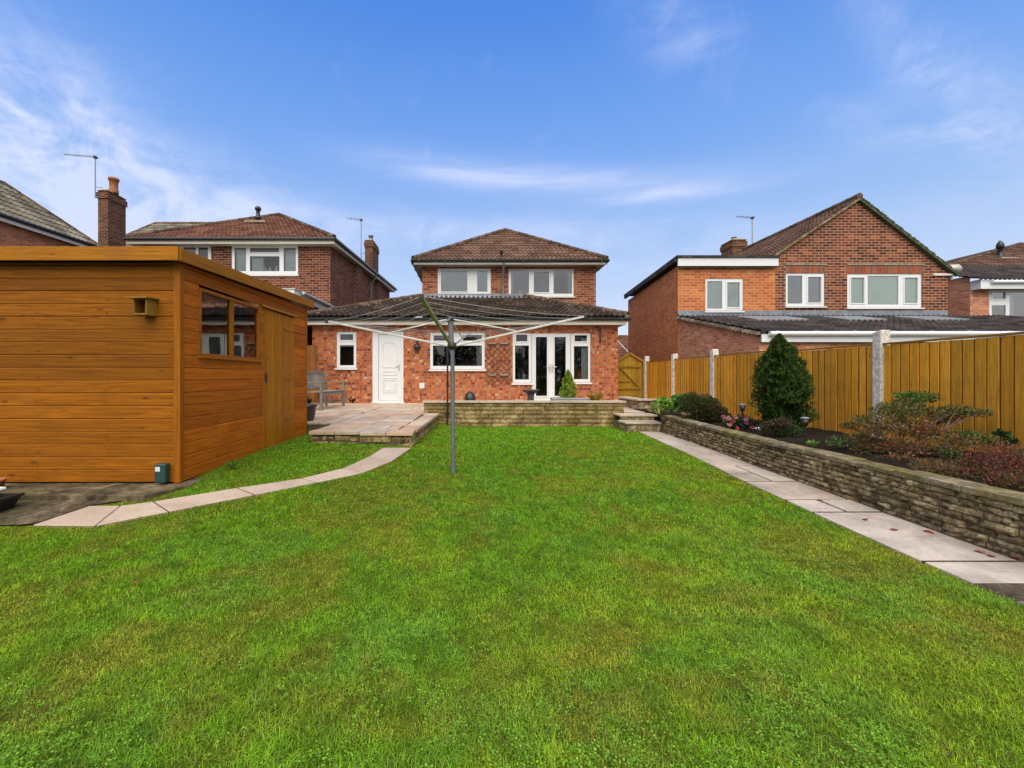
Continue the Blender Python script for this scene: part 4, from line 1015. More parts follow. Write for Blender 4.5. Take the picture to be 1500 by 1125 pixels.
for xs0, xs1 in ((1108, 1185), (1240, 1300), (1355, 1420)):
    yy = 12.3; a_, b_ = PX(xs0, yy), PX(xs1, yy); zz = lz0 + (lz1 - lz0) * (yy - ly0) / (YR - ly0); sl = (lz1 - lz0) / (YR - ly0)
    mb = MB(); mb.prism([(a_, yy, zz + .02), (b_, yy, zz + .02), (b_, yy + .9, zz + .9 * sl + .02), (a_, yy + .9, zz + .9 * sl + .02)], [(a_, yy, zz + .10), (b_, yy, zz + .10), (b_, yy + .9, zz + .9 * sl + .10), (a_, yy + .9, zz + .9 * sl + .10)]); mb.build('skylight', m_greyp, rf, bevel=.01)
mb = MB(); n = 60; x0_, x1_ = fx0, gx1
P = [(x0_ + (x1_ - x0_) * i / n, YR - .30, lz1 - .03 + .02 * (i % 2)) for i in range(n + 1)] + [(x0_ + (x1_ - x0_) * i / n, YR - .012, lz1 + .05) for i in range(n + 1)]
mb.faces(P, [(i, i + 1, n + 2 + i, n + 1 + i) for i in range(n)]); mb.box(x0_, x1_, YR - .014, YR - .006, lz1 + .05, lz1 + .20); mb.build('flashing', m_lead, t)
mb = MB(); mb.box(lx - .02, lx2, ly0 - .02, ly0 + .02, PZ(501, 10), PZ(489.5, 10)); mb.build('lean_to_fascia', m_upvc, t)
mb = MB(); mb.tube([(lx + .12, ly0 - .08, PZ(489, 10)), (lx2, ly0 - .08, PZ(489, 10))], .055, 12)
for i in range(12): x = lx + .3 + i * .9; mb.tube([(x - .02, ly0 - .08, PZ(489, 10)), (x + .02, ly0 - .08, PZ(489, 10))], .064, 12)
mb.build('gutter', m_upvc, t)
chimney(t, PX(1073, 19.8), PX(1093, 19.8), 19.8, 20.7, 5., PZ(351, 19.8), m_chim, [(.45, .4, .11, .16)], m_lead)
mb = MB(); mb.box(gx1 - .5, gx1 + .3, YR - .05, YR + .1, PZ(404, YR), PZ(401, YR)); mb.build('kneeler', m_cream, t)
mb = MB(); v = Vector((PX(1394, 14.2), 14.25, PZ(402, 14.2))); mb.lathe([(.06, -.18), (.06, .02), (.25, .06), (.28, .2), (.22, .3), (0, .33)], v, 16); mb.build('flue_cowl', m_dome, t)
mb = MB(); x = PX(905 + 46, 17.5); mb.box(7.15, 7.3, 16.2, 16.4, PZ(517, 16.3), PZ(508, 16.3)); mb.build('air_vent', m_black, t)

# ---- house at the right edge
YS = 15.0
t = thing('house', 'brick house with dark low roof and white bay window at the right edge', 'house', (20, YS, 0))
sx = PX(1421, YS); ws = rectpx(1449, 1520, 424.5, 480, YS)
mb = MB(); holes_plate(mb, sx, 26, -.3, PZ(413, YS), [ws], YS, .1); mb.poly([(sx, YS, -.3), (sx + .1, 22, -.3), (sx + .1, 22, PZ(400, YS)), (sx, YS, PZ(404, YS))][::-1]); mb.build('wall', m_leanw, t)
mb = MB(); mb.box(sx + .02, 26, YS - .30, YS - .26, PZ(425.5, YS), PZ(413.5, YS)); mb.box(sx + .02, sx + .06, YS - .258, YS, PZ(425.5, YS), PZ(412, YS)); mb.build('fascia', m_upvc, t)
MB().tube([(sx + .35, YS - .36, PZ(416, YS)), (26, YS - .36, PZ(416, YS))], .055, 10).build('gutter', m_upvc, t)
z0_ = PZ(413, YS); z1_ = PZ(391, 18)
mb = MB(); tile_slope(mb, [(sx - .12, YS - .35, z0_), (26, YS - .35, z0_), (26, 18., z1_), (sx - .12, 18., z1_)]); rf = mb.build('porch_roof', m_roof_slate, t)
A, B, R1 = (18.2, 17.2, 5.3), (33.5, 17.2, 5.3), (PX(1492, 20.5), 20.5, PZ(358, 20.5)); R2 = (30, 24, R1[2])
mb = MB(); tile_slope(mb, [A, B, (31, 20.5, R1[2]), R1]); tile_slope(mb, [(18.2, 26, 5.3), A, R1, (R1[0], 23, R1[2])]); rf = mb.build('roof', m_roof_brown, t)
mb = MB(); caps(mb, A, R1, .09); caps(mb, R1, (31, 20.5, R1[2]), .09); mb.build('ridge_tile', m_ridge, rf)
mb = MB(); v = Vector((PX(1465, 19), 19.0, PZ(379, 19))); mb.lathe([(.13, -.3), (.12, .1), (.08, .12), (.08, .45), (.13, .47), (.13, .62), (.09, .72), (0, .84)], v, 14); mb.build('vent_pipe', m_black, t)
mb = MB(); mb.box(v.x - .4, v.x + .4, v.y - .35, v.y - .28, v.z - .08, v.z - .02); mb.build('flashing', m_mortar, t)
Y = YS
p1, p2, p3 = pp(1454, 1474, 428, 438), pp(1454, 1474.5, 447, 476), pp(1480, 1516, 428, 476); w = window(t, Y, ws, [p1, p2, p3], casements=[p1], inside='grey', glass=m_glass2); curtain(w, Y, p3[0], p3[0] + .3, p3[2], p3[3])

# ---- small far house glimpsed in the gap
t = thing('house', 'distant house with white bargeboards glimpsed above the wooden gate', 'house', (11, 30, 0))
MB().box(8.6, 13, 30, 36, -.4, 2.2).build('wall', m_far, t)
mb = MB(); tile_slope(mb, [(8.3, 29.7, 2.1), (13.3, 29.7, 2.1), (13.3, 33, 4.4), (8.3, 33, 4.4)]); mb.poly([(8.3, 33, 4.4), (13.3, 33, 4.4), (13.3, 36, 2.1), (8.3, 36, 2.1)]); mb.build('roof', m_roof_left, t)
mb = MB(); mb.beam((8.3, 29.6, 2.1), (13.3, 29.6, 2.1), .05, .2); mb.beam((9.8, 29.55, 4.1), (11.9, 29.55, 1.9), .05, .12, (0, 1, 0)); mb.beam((9.8, 29.55, 3.4), (9.3, 29.55, 2.2), .05, .3, (0, 1, 0)); mb.build('bargeboard', m_upvc, t)

#@@OBJECTS
# ------------------------------------------------------------------ shed
SX, SY0, SY1, SZ = -2.74, 3.97, 7.02, .165
shed = thing('garden_shed', 'orange stained wooden shed with shiplap boards and a flat felt roof', 'shed', (-4.2, 5.5, .15))
zt0, zt1 = 2.22, 2.30                                # wall top, near and far
def clad(mb, a, b, z0, z1, nrm, pitch=.1195, top=None, holes=()):
    """shiplap: each board a bevelled strip, a = start, b = end in plan"""
    a, b = Vector((*a, 0)), Vector((*b, 0)); nrm = Vector((*nrm, 0)); z = z0; L = (b - a).length; d = (b - a) / L
    while z < z1 - .01:
        h = min(pitch, z1 - z)
        prof = [(.0, 0.), (.013, .001), (.014, h * .88), (.008, h * .955), (.003, h - .0005)]
        segs = [(0, L)]
        for (s0, s1, hz0, hz1) in holes:
            if hz0 < z + h * .5 < hz1:
                new = []
                for p, q in segs:
                    if s0 > p: new.append((p, min(q, s0)))
                    if s1 < q: new.append((max(p, s1), q))
                segs = [s for s in new if s[1] - s[0] > .01]
        for p, q in segs:
            w = random.uniform(-.0025, .0025); P = []
            for t_ in (p, q):
                P += [tuple(a + d * t_ + nrm * o + Vector((0, 0, min(z + zz + w * (t_ / L), (top(t_) if top else 9))))) for o, zz in prof]
            n = len(prof); mb.faces(P, [(i, n + i, n + i + 1, i + 1) for i in range(n - 1)] + [tuple(range(n)), tuple(range(n, 2 * n))[::-1]])
        z += h
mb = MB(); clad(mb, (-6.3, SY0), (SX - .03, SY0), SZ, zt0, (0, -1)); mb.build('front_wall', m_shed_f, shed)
dy0, dy1 = 5.54, 6.51; wy0, wy1 = 4.24, 5.45; wz0, wz1 = 1.36, 2.05
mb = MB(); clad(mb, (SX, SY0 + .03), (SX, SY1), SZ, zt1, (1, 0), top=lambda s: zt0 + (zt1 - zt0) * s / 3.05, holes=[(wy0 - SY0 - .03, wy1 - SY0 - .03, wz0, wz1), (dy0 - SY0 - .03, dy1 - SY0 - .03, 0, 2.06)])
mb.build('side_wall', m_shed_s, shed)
MB().box(-6.3, SX - .004, SY0 + .004, SY1, SZ - .03, zt0 - .02).build('inner_lining', M_plain('shed_inside', (.05, .025, .01), .9), shed) if False else None
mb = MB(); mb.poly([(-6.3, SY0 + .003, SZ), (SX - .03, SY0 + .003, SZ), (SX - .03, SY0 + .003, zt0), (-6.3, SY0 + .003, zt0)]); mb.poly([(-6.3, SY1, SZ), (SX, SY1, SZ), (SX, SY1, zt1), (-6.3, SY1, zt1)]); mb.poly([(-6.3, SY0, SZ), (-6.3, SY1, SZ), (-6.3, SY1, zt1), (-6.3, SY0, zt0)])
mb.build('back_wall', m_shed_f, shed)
mb = MB(); mb.box(SX - .032, SX + .03, SY0 - .028, SY0 + .032, SZ - .005, zt0 + .02); mb.build('corner_trim', m_shed_tv, shed, bevel=.004); MB().box(SX + .0, SX + .022, SY1 - .05, SY1 + .01, SZ, zt1).build('corner_trim', m_shed_tv, shed, bevel=.004)
ro0, ro1 = SY0 - .12, SY1 + .12
mb = MB(); mb.prism([(-6.5, ro0, 2.31), (SX + .075, ro0, 2.31), (SX + .075, ro1, 2.40), (-6.5, ro1, 2.40)], [(-6.5, ro0, 2.335), (SX + .075, ro0, 2.335), (SX + .075, ro1, 2.425), (-6.5, ro1, 2.425)]); mb.build('roof', m_felt, shed)
mb = MB(); mb.box(-6.5, SX + .088, ro0 - .022, ro0 - .001, 2.205, 2.332); mb.build('fascia_board', m_shed_t, shed, bevel=.004)
mb = MB(); mb.prism([(SX + .077, ro0, 2.205), (SX + .10, ro0, 2.205), (SX + .10, ro1, 2.305), (SX + .077, ro1, 2.305)], [(SX + .077, ro0, 2.328), (SX + .10, ro0, 2.328), (SX + .10, ro1, 2.418), (SX + .077, ro1, 2.418)]); mb.build('fascia_board', m_shed_t, shed, bevel=.004)
mb = MB(); mb.box(-6.4, SX + .06, SY0 - .03, SY1, 2.28, 2.30); mb.build('roof_lining', m_shed_f, shed) if False else None
mb = MB()
for i in range(17):
    z = SZ + .1195 * i + .03
    if z > zt0 - .1: break
    for x in (-6.0, -5.35, -4.7, -4.05, -3.4, SX - .07):
        q = (x + random.uniform(-.012, .012), z + random.uniform(-.006, .01)); mb.box(q[0] - .0035, q[0] + .0035, SY0 - .0185, SY0 - .0155, q[1] - .0035, q[1] + .0035)
o_ = mb.build('nail_head', M_plain('rusty_nail', (.05, .03, .02), .7), shed); o_['kind'] = 'stuff'
# window in the side wall: plane x = SX
mb = MB()
for (ya, yb, za, zb_) in ((wy0, wy1, wz1 - .035, wz1), (wy0, wy1, wz0, wz0 + .03), (wy0, wy0 + .035, wz0 + .03, wz1 - .035), (wy1 - .035, wy1, wz0 + .03, wz1 - .035), (4.80, 4.855, wz0 + .03, wz1 - .035)):
    mb.box(SX - .03, SX + .021, ya, yb, za, zb_)
w = mb.build('window', m_shed_tv, shed, bevel=.003)
for ya, yb in ((wy0 + .036, 4.80), (4.856, wy1 - .036)): MB().poly([(SX - .005, ya, wz0 + .03), (SX - .005, yb, wz0 + .03), (SX - .005, yb, wz1 - .035), (SX - .005, ya, wz1 - .035)]).build('pane', m_glass, w)
MB().box(SX - .03, SX + .05, wy0 - .02, wy1 + .02, wz0 - .022, wz0 - .001).build('sill', m_shed_t, w, bevel=.003)
# boarded door
mb = MB(); n = 9
for i in range(n):
    a_, b_ = dy0 + (dy1 - dy0) * i / n, dy0 + (dy1 - dy0) * (i + 1) / n
    mb.box(SX - .01, SX + .020, a_ + .005, b_ - .005, SZ + .02, 2.05)
dr_ = mb.build('door', m_shed_d, shed, bevel=.003)
for z in (.55, 1.13, 1.85):
    mb = MB(); mb.prism([(SX + .021, dy1 - .36, z - .012), (SX + .028, dy1 - .36, z - .012), (SX + .028, dy1 - .02, z - .028), (SX + .021, dy1 - .02, z - .028)], [(SX + .021, dy1 - .36, z + .012), (SX + .028, dy1 - .36, z + .012), (SX + .028, dy1 - .02, z + .028), (SX + .021, dy1 - .02, z + .028)]); mb.build('hinge', m_shed_t, dr_)
MB().box(SX + .021, SX + .035, dy0 + .05, dy0 + .09, 1.08, 1.2).build('latch', m_black, dr_)
MB().prism([(SX + .018, dy0 - .06, 2.06), (SX + .05, dy0 - .06, 2.06), (SX + .05, dy1 + .06, 2.07), (SX + .018, dy1 + .06, 2.07)], [(SX + .018, dy0 - .06, 2.10), (SX + .04, dy0 - .06, 2.10), (SX + .04, dy1 + .06, 2.11), (SX + .018, dy1 + .06, 2.11)]).build('door_drip_board', m_shed_t, shed, bevel=.004)
MB().box(-6.2, SX - .04, SY0 + .06, SY1 - .05, .152, .163).build('bearer', m_joint, shed)

# bird box
bz = PZ(461, 3.84); yb = SY0 - .017; yf = yb - .125; bx0, bx1 = PX(195, yf), PX(214.5, yf)
t = thing('bird_box', 'small open fronted wooden bird box fixed high on the shed wall', 'bird box', (bx0, 3.9, bz))
h_ = .145; mb = MB()
mb.box(bx0, bx0 + .010, yf, yb, bz, bz + h_); mb.box(bx1 - .010, bx1, yf, yb, bz, bz + h_); mb.box(bx0 + .0105, bx1 - .0105, yf, yb, bz, bz + .012); mb.box(bx0 + .0105, bx1 - .0105, yb - .012, yb, bz + .0125, bz + h_)
mb.build('box', m_birdbox, t, bevel=.002)
mb = MB(); mb.prism([(bx0 - .05, yf - .03, bz + h_ + .001), (bx1 + .02, yf - .03, bz + h_ + .001), (bx1 + .02, yb, bz + h_ + .012), (bx0 - .05, yb, bz + h_ + .012)], [(bx0 - .05, yf - .03, bz + h_ + .013), (bx1 + .02, yf - .03, bz + h_ + .013), (bx1 + .02, yb, bz + h_ + .024), (bx0 - .05, yb, bz + h_ + .024)]); mb.build('lid', m_birdbox, t)
# green outdoor socket box low on the shed
sx0, sx1 = PX(231, 3.93), PX(247, 3.93); sz0, sz1 = PZ(706, 3.93), PZ(678, 3.93)
t = thing('outdoor_socket', 'dark green plastic socket box low on the shed corner', 'socket box', (sx0, 3.93, sz0))
MB().box(sx0, sx1, SY0 - .085, SY0 - .017, sz0, sz1).build('casing', m_green, t, bevel=.012)
MB().box(sx0 + .012, sx0 + .055, SY0 - .0885, SY0 - .086, sz1 - .07, sz1 - .028).build('sticker', m_label, t)

# tray with white board lying at the left edge
t = thing('storage_tray', 'black plastic tray on the concrete at the left photo edge', 'tray', (-3.75, 3.32, .075))
mb = MB(); x0, x1, y0, y1 = -4.4, -3.66, 3.25, 3.46; z0, z1 = .09, .20
P0 = [(x0 + .03, y0 + .03), (x1 - .05, y0 + .03), (x1 - .05, y1 - .03), (x0 + .03, y1 - .03)]; P1 = [(x0, y0), (x1, y0), (x1, y1), (x0, y1)]
mb.faces([(p[0], p[1], z0) for p in P0] + [(p[0], p[1], z1) for p in P1] + [(p[0] + sx_ * .02, p[1] + sy_ * .02, z1) for p, sx_, sy_ in zip(P1, (1, -1, -1, 1), (1, 1, -1, -1))] + [(p[0], p[1], z0 + .01) for p in P0],
    [(3, 2, 1, 0)] + [(i, (i + 1) % 4, 4 + (i + 1) % 4, 4 + i) for i in range(4)] + [(4 + i, 4 + (i + 1) % 4, 8 + (i + 1) % 4, 8 + i) for i in range(4)] + [(8 + i, 8 + (i + 1) % 4, 12 + (i + 1) % 4, 12 + i) for i in range(4)] + [(12, 13, 14, 15)])
mb.build('tray_body', m_black, t); mb = MB(); mb.box(x0 - .008, x1 + .012, y0 - .012, y0 - .002, z1 - .016, z1 + .004); mb.box(x1 + .0, x1 + .012, y0 - .001, y1, z1 - .016, z1 + .004); mb.build('rim', m_black, t)
o = MB().prism([(-4.7, 3.24, .21), (-3.92, 3.24, .206), (-3.80, 3.46, .235), (-4.6, 3.46, .239)], [(-4.7, 3.24, .226), (-3.92, 3.24, .222), (-3.80, 3.46, .251), (-4.6, 3.46, .255)]).build('board', m_whites)
tag(o, 'white board lying across the black tray at the left edge', 'board')
t = thing('flowerpot', 'small orange clay flowerpot lying by the shed at the left edge', 'flowerpot', (-4.2, 3.82, .155))
mb = MB(); mb.lathe([(.0, 0), (.035, 0), (.045, .06), (.052, .06), (.052, .085), (.045, .085), (.035, .03), (0, .03)], (PX(1, 3.8), 3.78, .155), 16); mb.build('pot', m_terra, t)

# ------------------------------------------------------------------ garden fence on the right
FX = 5.34
t = thing('garden_fence', 'golden featheredge wooden fence with concrete posts along the right side', 'fence', (FX, 8, .36))
posts_y = [1.85, 3.64, 5.52, 7.44, 9.31, 11.13, 12.9]
for i, y in enumerate(posts_y):
    mb = MB(); zt_ = 1.76 if i != 6 else 1.78
    mb.prism([(FX - .055, y - .06, -.4), (FX + .075, y - .06, -.4), (FX + .075, y + .06, -.4), (FX - .055, y + .06, -.4)], [(FX - .055, y - .06, zt_), (FX + .075, y - .06, zt_), (FX + .075, y + .06, zt_ - .03), (FX - .055, y + .06, zt_ - .03)])
    mb.build('post', m_post, t, bevel=.012)
tops = [1.565, 1.565, 1.57, 1.60, 1.60, 1.595]
for i in range(6):
    ya, yb = posts_y[i] + .062, posts_y[i + 1] - .062; n = 16; mb = MB(); z1 = tops[i]
    for k in range(n):
        a_, b_ = ya + (yb - ya) * k / n, ya + (yb - ya) * (k + 1) / n + .012; b_ = min(b_, yb)
        j = random.uniform(-.004, .004); zz = z1 - .012 + random.uniform(-.005, .004)
        # featheredge: thick on the near side, thin on the far side
        b_ = min(ya + (yb - ya) * (k + 1) / n, yb); mb.cur = 1; mb.box(FX - .022, FX - .006, a_, a_ + .008, .12, zz - .004); mb.cur = 0; a_ += .0085  # dark strip in each groove, its shade put into the colour
        P = [(FX - .030 + j, a_), (FX - .006, a_), (FX - .006, b_), (FX - .018 + j, b_)][::-1]
        mb.prism([(p[0], p[1], .12) for p in P], [(p[0], p[1], zz) for p in P])
    pn = mb.build('panel', [m_fence, m_fence_gap_shade], t)
    mb = MB(); mb.box(FX - .034, FX + .03, ya, yb, z1, z1 + .022); mb.build('capping_rail', m_fence_h, pn, bevel=.003)
    mb = MB()
    for z in (.5, .95, 1.4): mb.box(FX - .004, FX + .04, ya, yb, z - .04, z + .04)
    mb.build('back_rail', m_fence_h, pn)

# gate beside the house
gy = 13.0; g0, g1 = 4.47, 5.26
t = thing('garden_gate', 'arched wooden ledged and braced gate between the house and the fence', 'gate', (4.87, gy, .38))
mb = MB(); n = 7; zc_ = 1.62
for k in range(n):
    a_, b_ = g0 + (g1 - g0) * k / n + .002, g0 + (g1 - g0) * (k + 1) / n - .002; tp = lambda x: 1.86 - .62 * abs(x - (g0 + g1) / 2)
    P = [(a_, .36), (b_, .36), (b_, tp(b_)), (a_, tp(a_))]
    if a_ < (g0 + g1) / 2 < b_: P = [(a_, .36), (b_, .36), (b_, tp(b_)), ((g0 + g1) / 2, 1.86), (a_, tp(a_))]
    m_ = len(P); mb.faces([(p[0], gy, p[1]) for p in P] + [(p[0], gy + .02, p[1]) for p in P], [tuple(range(m_)), tuple(range(m_, 2 * m_))[::-1]] + [(i, m_ + i, m_ + (i + 1) % m_, (i + 1) % m_) for i in range(m_)])
gb_ = mb.build('gate_leaf', m_gatew, t)
mb = MB()
for z, xa, xb in ((1.47, g0 + .05, g1 - .05), (1.03, g0 + .02, g0 + .42), (.80, g0 + .02, g1 - .05), (.50, g0 + .28, g1 - .03)): mb.box(xa, xb, gy - .04, gy - .002, z - .035, z + .035)
mb.build('ledge', m_gateh, t, bevel=.004)
mb = MB(); mb.beam((g0 + .1, gy - .022, 1.43), (g1 - .13, gy - .022, .85), .036, .06, (0, 1, 0)) ; mb.build('brace', m_gateh, t, bevel=.004)
mb = MB(); mb.beam((g0 - .02, gy - .03, 1.62), ((g0 + g1) / 2, gy - .03, 1.875), .06, .05, (0, 1, 0)); mb.beam(((g0 + g1) / 2, gy - .03, 1.875), (g1 + .02, gy - .03, 1.62), .06, .05, (0, 1, 0)); mb.build('arch_trim', m_gateh, t)
mb = MB(); mb.box(g1 + .005, g1 + .08, gy - .05, gy + .04, .3, 1.65); mb.build('gate_post', m_gatew, t, bevel=.004)

# brown fence panel behind the bench
t = thing('fence_panel', 'dark brown upright board fence panel standing behind the weathered bench', 'fence', (-5, 11.7, .36))
mb = MB(); x = -6.4
while x < -4.28: mb.box(x + .002, min(x + .13, -4.25) - .002, 11.7, 11.72, .36, 2.02); x += .13
mb.build('board_panel', m_oldfence, t, bevel=.003); MB().box(-6.4, -4.25, 11.73, 11.77, 1.6, 1.7).build('rail', m_oldfence, t)

# ------------------------------------------------------------------ rotary clothes dryer
DX, DY = -.215, 4.76; DZ = float(gz(DX, DY)) - .01
t = thing('rotary_dryer', 'grey metal rotary clothes dryer with open white arms standing on lawn', 'clothes dryer', (DX, DY, DZ))
zcol, zhub, ztip = 1.50, 1.795, 1.80
mb = MB(); mb.tube([(DX + .015, DY, DZ - .05), (DX + .005, DY, 1.47)], .0235, 16); mb.tube([(DX + .015, DY, DZ - .02), (DX + .015, DY, DZ + .09)], .031, 16); pole = mb.build('pole', m_dryer, t)
MB().tube([(DX + .004, DY, 1.40), (DX - .02, DY, 1.80)], .0285, 16).build('upper_pole', m_dryer, t)
MB().lathe([(.0, 0), (.045, 0), (.052, .02), (.052, .06), (.04, .075), (0, .075)], (DX, DY, zcol - .04), 16).build('collar', m_black, t)
MB().lathe([(.0, 0), (.04, 0), (.046, .015), (.046, .05), (.03, .065), (0, .07)], (DX - .02, DY, zhub - .03), 16).build('hub', m_black, t)
tips = []; th = R(-8)
for k_, (ang, L) in enumerate(((th, 1.46), (th + math.pi / 2, 1.46), (th + math.pi, 1.49), (th + 1.5 * math.pi, 1.34))):
    d = Vector((math.cos(ang), math.sin(ang), 0)); a_ = Vector((DX, DY, zcol)) + d * .05; b_ = Vector((DX, DY, ztip)) + d * L
    tips.append((a_, b_)); arm = MB().beam(a_, b_, *((.026, .032) if k_ == 3 else (.017, .021))).build('arm', m_algae if k_ == 3 else m_alu, t, bevel=.003)
    MB().box(b_.x - .016, b_.x + .016, b_.y - .016, b_.y + .016, b_.z - .02, b_.z + .022).build('end_cap', m_black, arm, bevel=.004)
    mid = a_.lerp(b_, .47); MB().beam(Vector((DX - .02, DY, zhub)) + d * .04, mid + Vector((0, 0, .016)), .013, .013).build('strut', m_alu, t, bevel=.002)
mb = MB()
for f_ in (.62, .72, .81, .90, .985):
    for i in range(4):
        p, q = tips[i][0].lerp(tips[i][1], f_), tips[(i + 1) % 4][0].lerp(tips[(i + 1) % 4][1], f_); sag = .03 + .05 * (1 - f_)
        mb.tube([p.lerp(q, s / 8) - Vector((0, 0, sag * 4 * (s / 8) * (1 - s / 8))) + Vector((0, 0, .012)) for s in range(9)], .0017 if f_ < .98 else .0024, 5)
mb.build('line', m_line, t)

# thin dark pole at the terrace wall
px_ = PX(655.5, 8.87)
t = thing('garden_pole', 'thin dark pole standing against the left end of terrace wall', 'pole', (px_, 8.86, .15))
mb = MB(); mb.tube([(px_, 8.87, .12), (px_, 8.87, 1.78)], .018, 10); mb.build('shaft', m_black, t)
mb = MB()
for z in (.38, 1.0, 1.5): mb.tube([(px_, 8.87, z - .05), (px_, 8.87, z + .05)], .028, 10)
mb.build('joint', m_black, t); MB().tube([(px_ - .01, 8.87, .86), (px_ - .28, 9.3, .68)], .012, 8).build('side_arm', m_greyp, t)

# ------------------------------------------------------------------ bench
bo = Vector((-3.42, 9.72, ZP)); ang = R(4)
t = thing('garden_bench', 'weathered grey wooden bench facing right beside the house wall', 'bench', bo)
def bt(dx, dy, dz): return (bo.x + dx * math.cos(ang) + dy * math.sin(ang), bo.y - dx * math.sin(ang) + dy * math.cos(ang), bo.z + dz)
Lb_ = 1.42
def bbox(mb, x0, x1, y0, y1, z0, z1, lean=0.):
    P = [bt(x, y, z) for z, lx_ in ((z0, 0), (z1, lean)) for x, y in ((x0 + lx_, y0), (x1 + lx_, y0), (x1 + lx_, y1), (x0 + lx_, y1))]
    mb.faces(P, [(3, 2, 1, 0), (4, 5, 6, 7), (0, 1, 5, 4), (1, 2, 6, 5), (2, 3, 7, 6), (3, 0, 4, 7)])
for y0 in (0, Lb_ - .06):
    bbox(m1 := MB(), -.06, 0, y0, y0 + .06, 0, .62); m1.build('leg', m_teakv, t, bevel=.005)
    bbox(m1 := MB(), -.52, -.46, y0, y0 + .06, 0, .86, -.08); m1.build('leg', m_teakv, t, bevel=.005)
    bbox(m1 := MB(), -.54, .02, y0 - .01, y0 + .07, .622, .655); m1.build('armrest', m_teak, t, bevel=.006)
    bbox(m1 := MB(), -.46, -.06, y0 + .015, y0 + .045, .12, .17); m1.build('stretcher', m_teak, t, bevel=.004)
mb = MB()
for i in range(5): bbox(mb, -.46 + i * .095, -.46 + i * .095 + .082, .0, Lb_, .405, .43)
mb.build('seat', m_teak, t, bevel=.004)
mb = MB(); bbox(mb, -.055, -.02, .06, Lb_ - .06, .33, .40); mb.build('apron', m_teak, t)
mb = MB(); bbox(mb, -.60, -.56, .0, Lb_, .84, .92); bbox(mb, -.53, -.50, .06, Lb_ - .06, .48, .53)
for i in range(13): bbox(mb, -.525, -.507, .09 + i * .098, .09 + i * .098 + .07, .53, .84, -.06)
mb.build('backrest', m_teakv, t, bevel=.004)
# pot by the shed, small planter behind the bench
t = thing('plant_pot', 'dark brown glazed plant pot half hidden by the shed corner', 'plant pot', (-2.86, 7.36, ZP))
mb = MB(); c = (-2.87, 7.40, ZP); mb.lathe([(0, 0), (.10, 0), (.125, .05), (.15, .19), (.145, .24), (.172, .245), (.172, .28), (.14, .28), (.13, .2), (0, .2)], c, 22); mb.build('pot', m_pot, t)
n = 60; D = rdir(n); D[:, 2] = np.abs(D[:, 2]) + .5; leaf_mesh('foliage', np.array(c) + [0, 0, .28] + D * .07, D, rdir(n), .12, .02, pick([(.05, .05, .02), (.08, .06, .03)], n), m_leaf, t)

# ------------------------------------------------------------------ fittings on and by the house wall
Yw = YE
t = thing('wall_lamp', 'round black lantern on the brick wall right of the white door', 'wall lamp', (PX(611.5, Yw), Yw, PZ(510, Yw)))
v = Vector((PX(611.5, Yw), Yw - .10, PZ(514, Yw))); mb = MB(); mb.lathe([(0, 0), (.07, .02), (.105, .08), (.105, .14), (.06, .19), (.02, .21), (0, .22)], v, 16); mb.build('lantern', m_black, t)
mb = MB(); mb.beam(v + Vector((0, .02, .2)), v + Vector((0, .1, .24)), .02, .02); mb.box(v.x - .03, v.x + .03, Yw - .02, Yw, v.z + .16, v.z + .30); mb.build('bracket', m_black, t)
t = thing('wall_socket', 'small white outdoor socket box on the bricks below the lantern', 'socket', (PX(618, Yw), Yw, PZ(569, Yw)))
a_, b_, c_, d_ = rectpx(614.5, 622, 561, 569, Yw); MB().box(a_, b_, Yw - .05, Yw - .001, c_, d_).build('casing', m_upvc, t, bevel=.008); MB().box(a_ + .02, b_ - .02, Yw - .056, Yw - .051, c_ + .03, d_ - .03).build('lid', m_cream, t)
t = thing('water_tap', 'tiny metal tap low on the wall under the white socket box', 'tap', (PX(614, Yw), Yw, PZ(584, Yw)))
v = Vector((PX(614, Yw), Yw, PZ(583, Yw))); mb = MB(); mb.tube([v, v + Vector((0, -.08, 0)), v + Vector((0, -.09, -.05))], .014, 8); mb.tube([v + Vector((0, -.05, 0)), v + Vector((0, -.05, .06))], .01, 8); mb.build('spout', m_alu, t); MB().beam(v + Vector((-.04, -.05, .06)), v + Vector((.04, -.05, .06)), .014, .014).build('handle', m_alu, t)
# diamond trellis
tr = thing('trellis', 'expanding diamond wooden trellis on the wall between kitchen window and glazed doors', 'trellis', (PX(730, Yw), Yw, PZ(560, Yw)))
x0, x1, z0, z1 = rectpx(712, 748, 502, 564, Yw); mb = MB(); st = (x1 - x0) / 4; 
for k in range(-8, 10):
    for sgn in (1, -1):
        a_ = Vector((x0 + k * st, 0, z0)) if sgn > 0 else Vector((x0 + k * st, 0, z1)); b_ = a_ + Vector((z1 - z0, 0, sgn * (z1 - z0)))
        t0 = max(0, (x0 - a_.x) / (b_.x - a_.x)); t1 = min(1, (x1 - a_.x) / (b_.x - a_.x))
        if t1 - t0 > .03:
            p, q = a_.lerp(b_, t0), a_.lerp(b_, t1); y_ = Yw - (.014 if sgn > 0 else .024); mb.beam((p.x, y_, p.z), (q.x, y_, q.z), .008, .018, (0, 1, 0))
mb.build('lattice', m_trel, tr)
mb = MB()
for py in (503, 549):
    for xa, xb in ((716, 726.5), (732.5, 744)): a_, b_ = PX(xa, Yw), PX(xb, Yw); MB().box(a_, b_, Yw - .07, Yw - .03, PZ(py + 1.2, Yw), PZ(py - 1.2, Yw)).build('cross_rail', m_teak, tr)
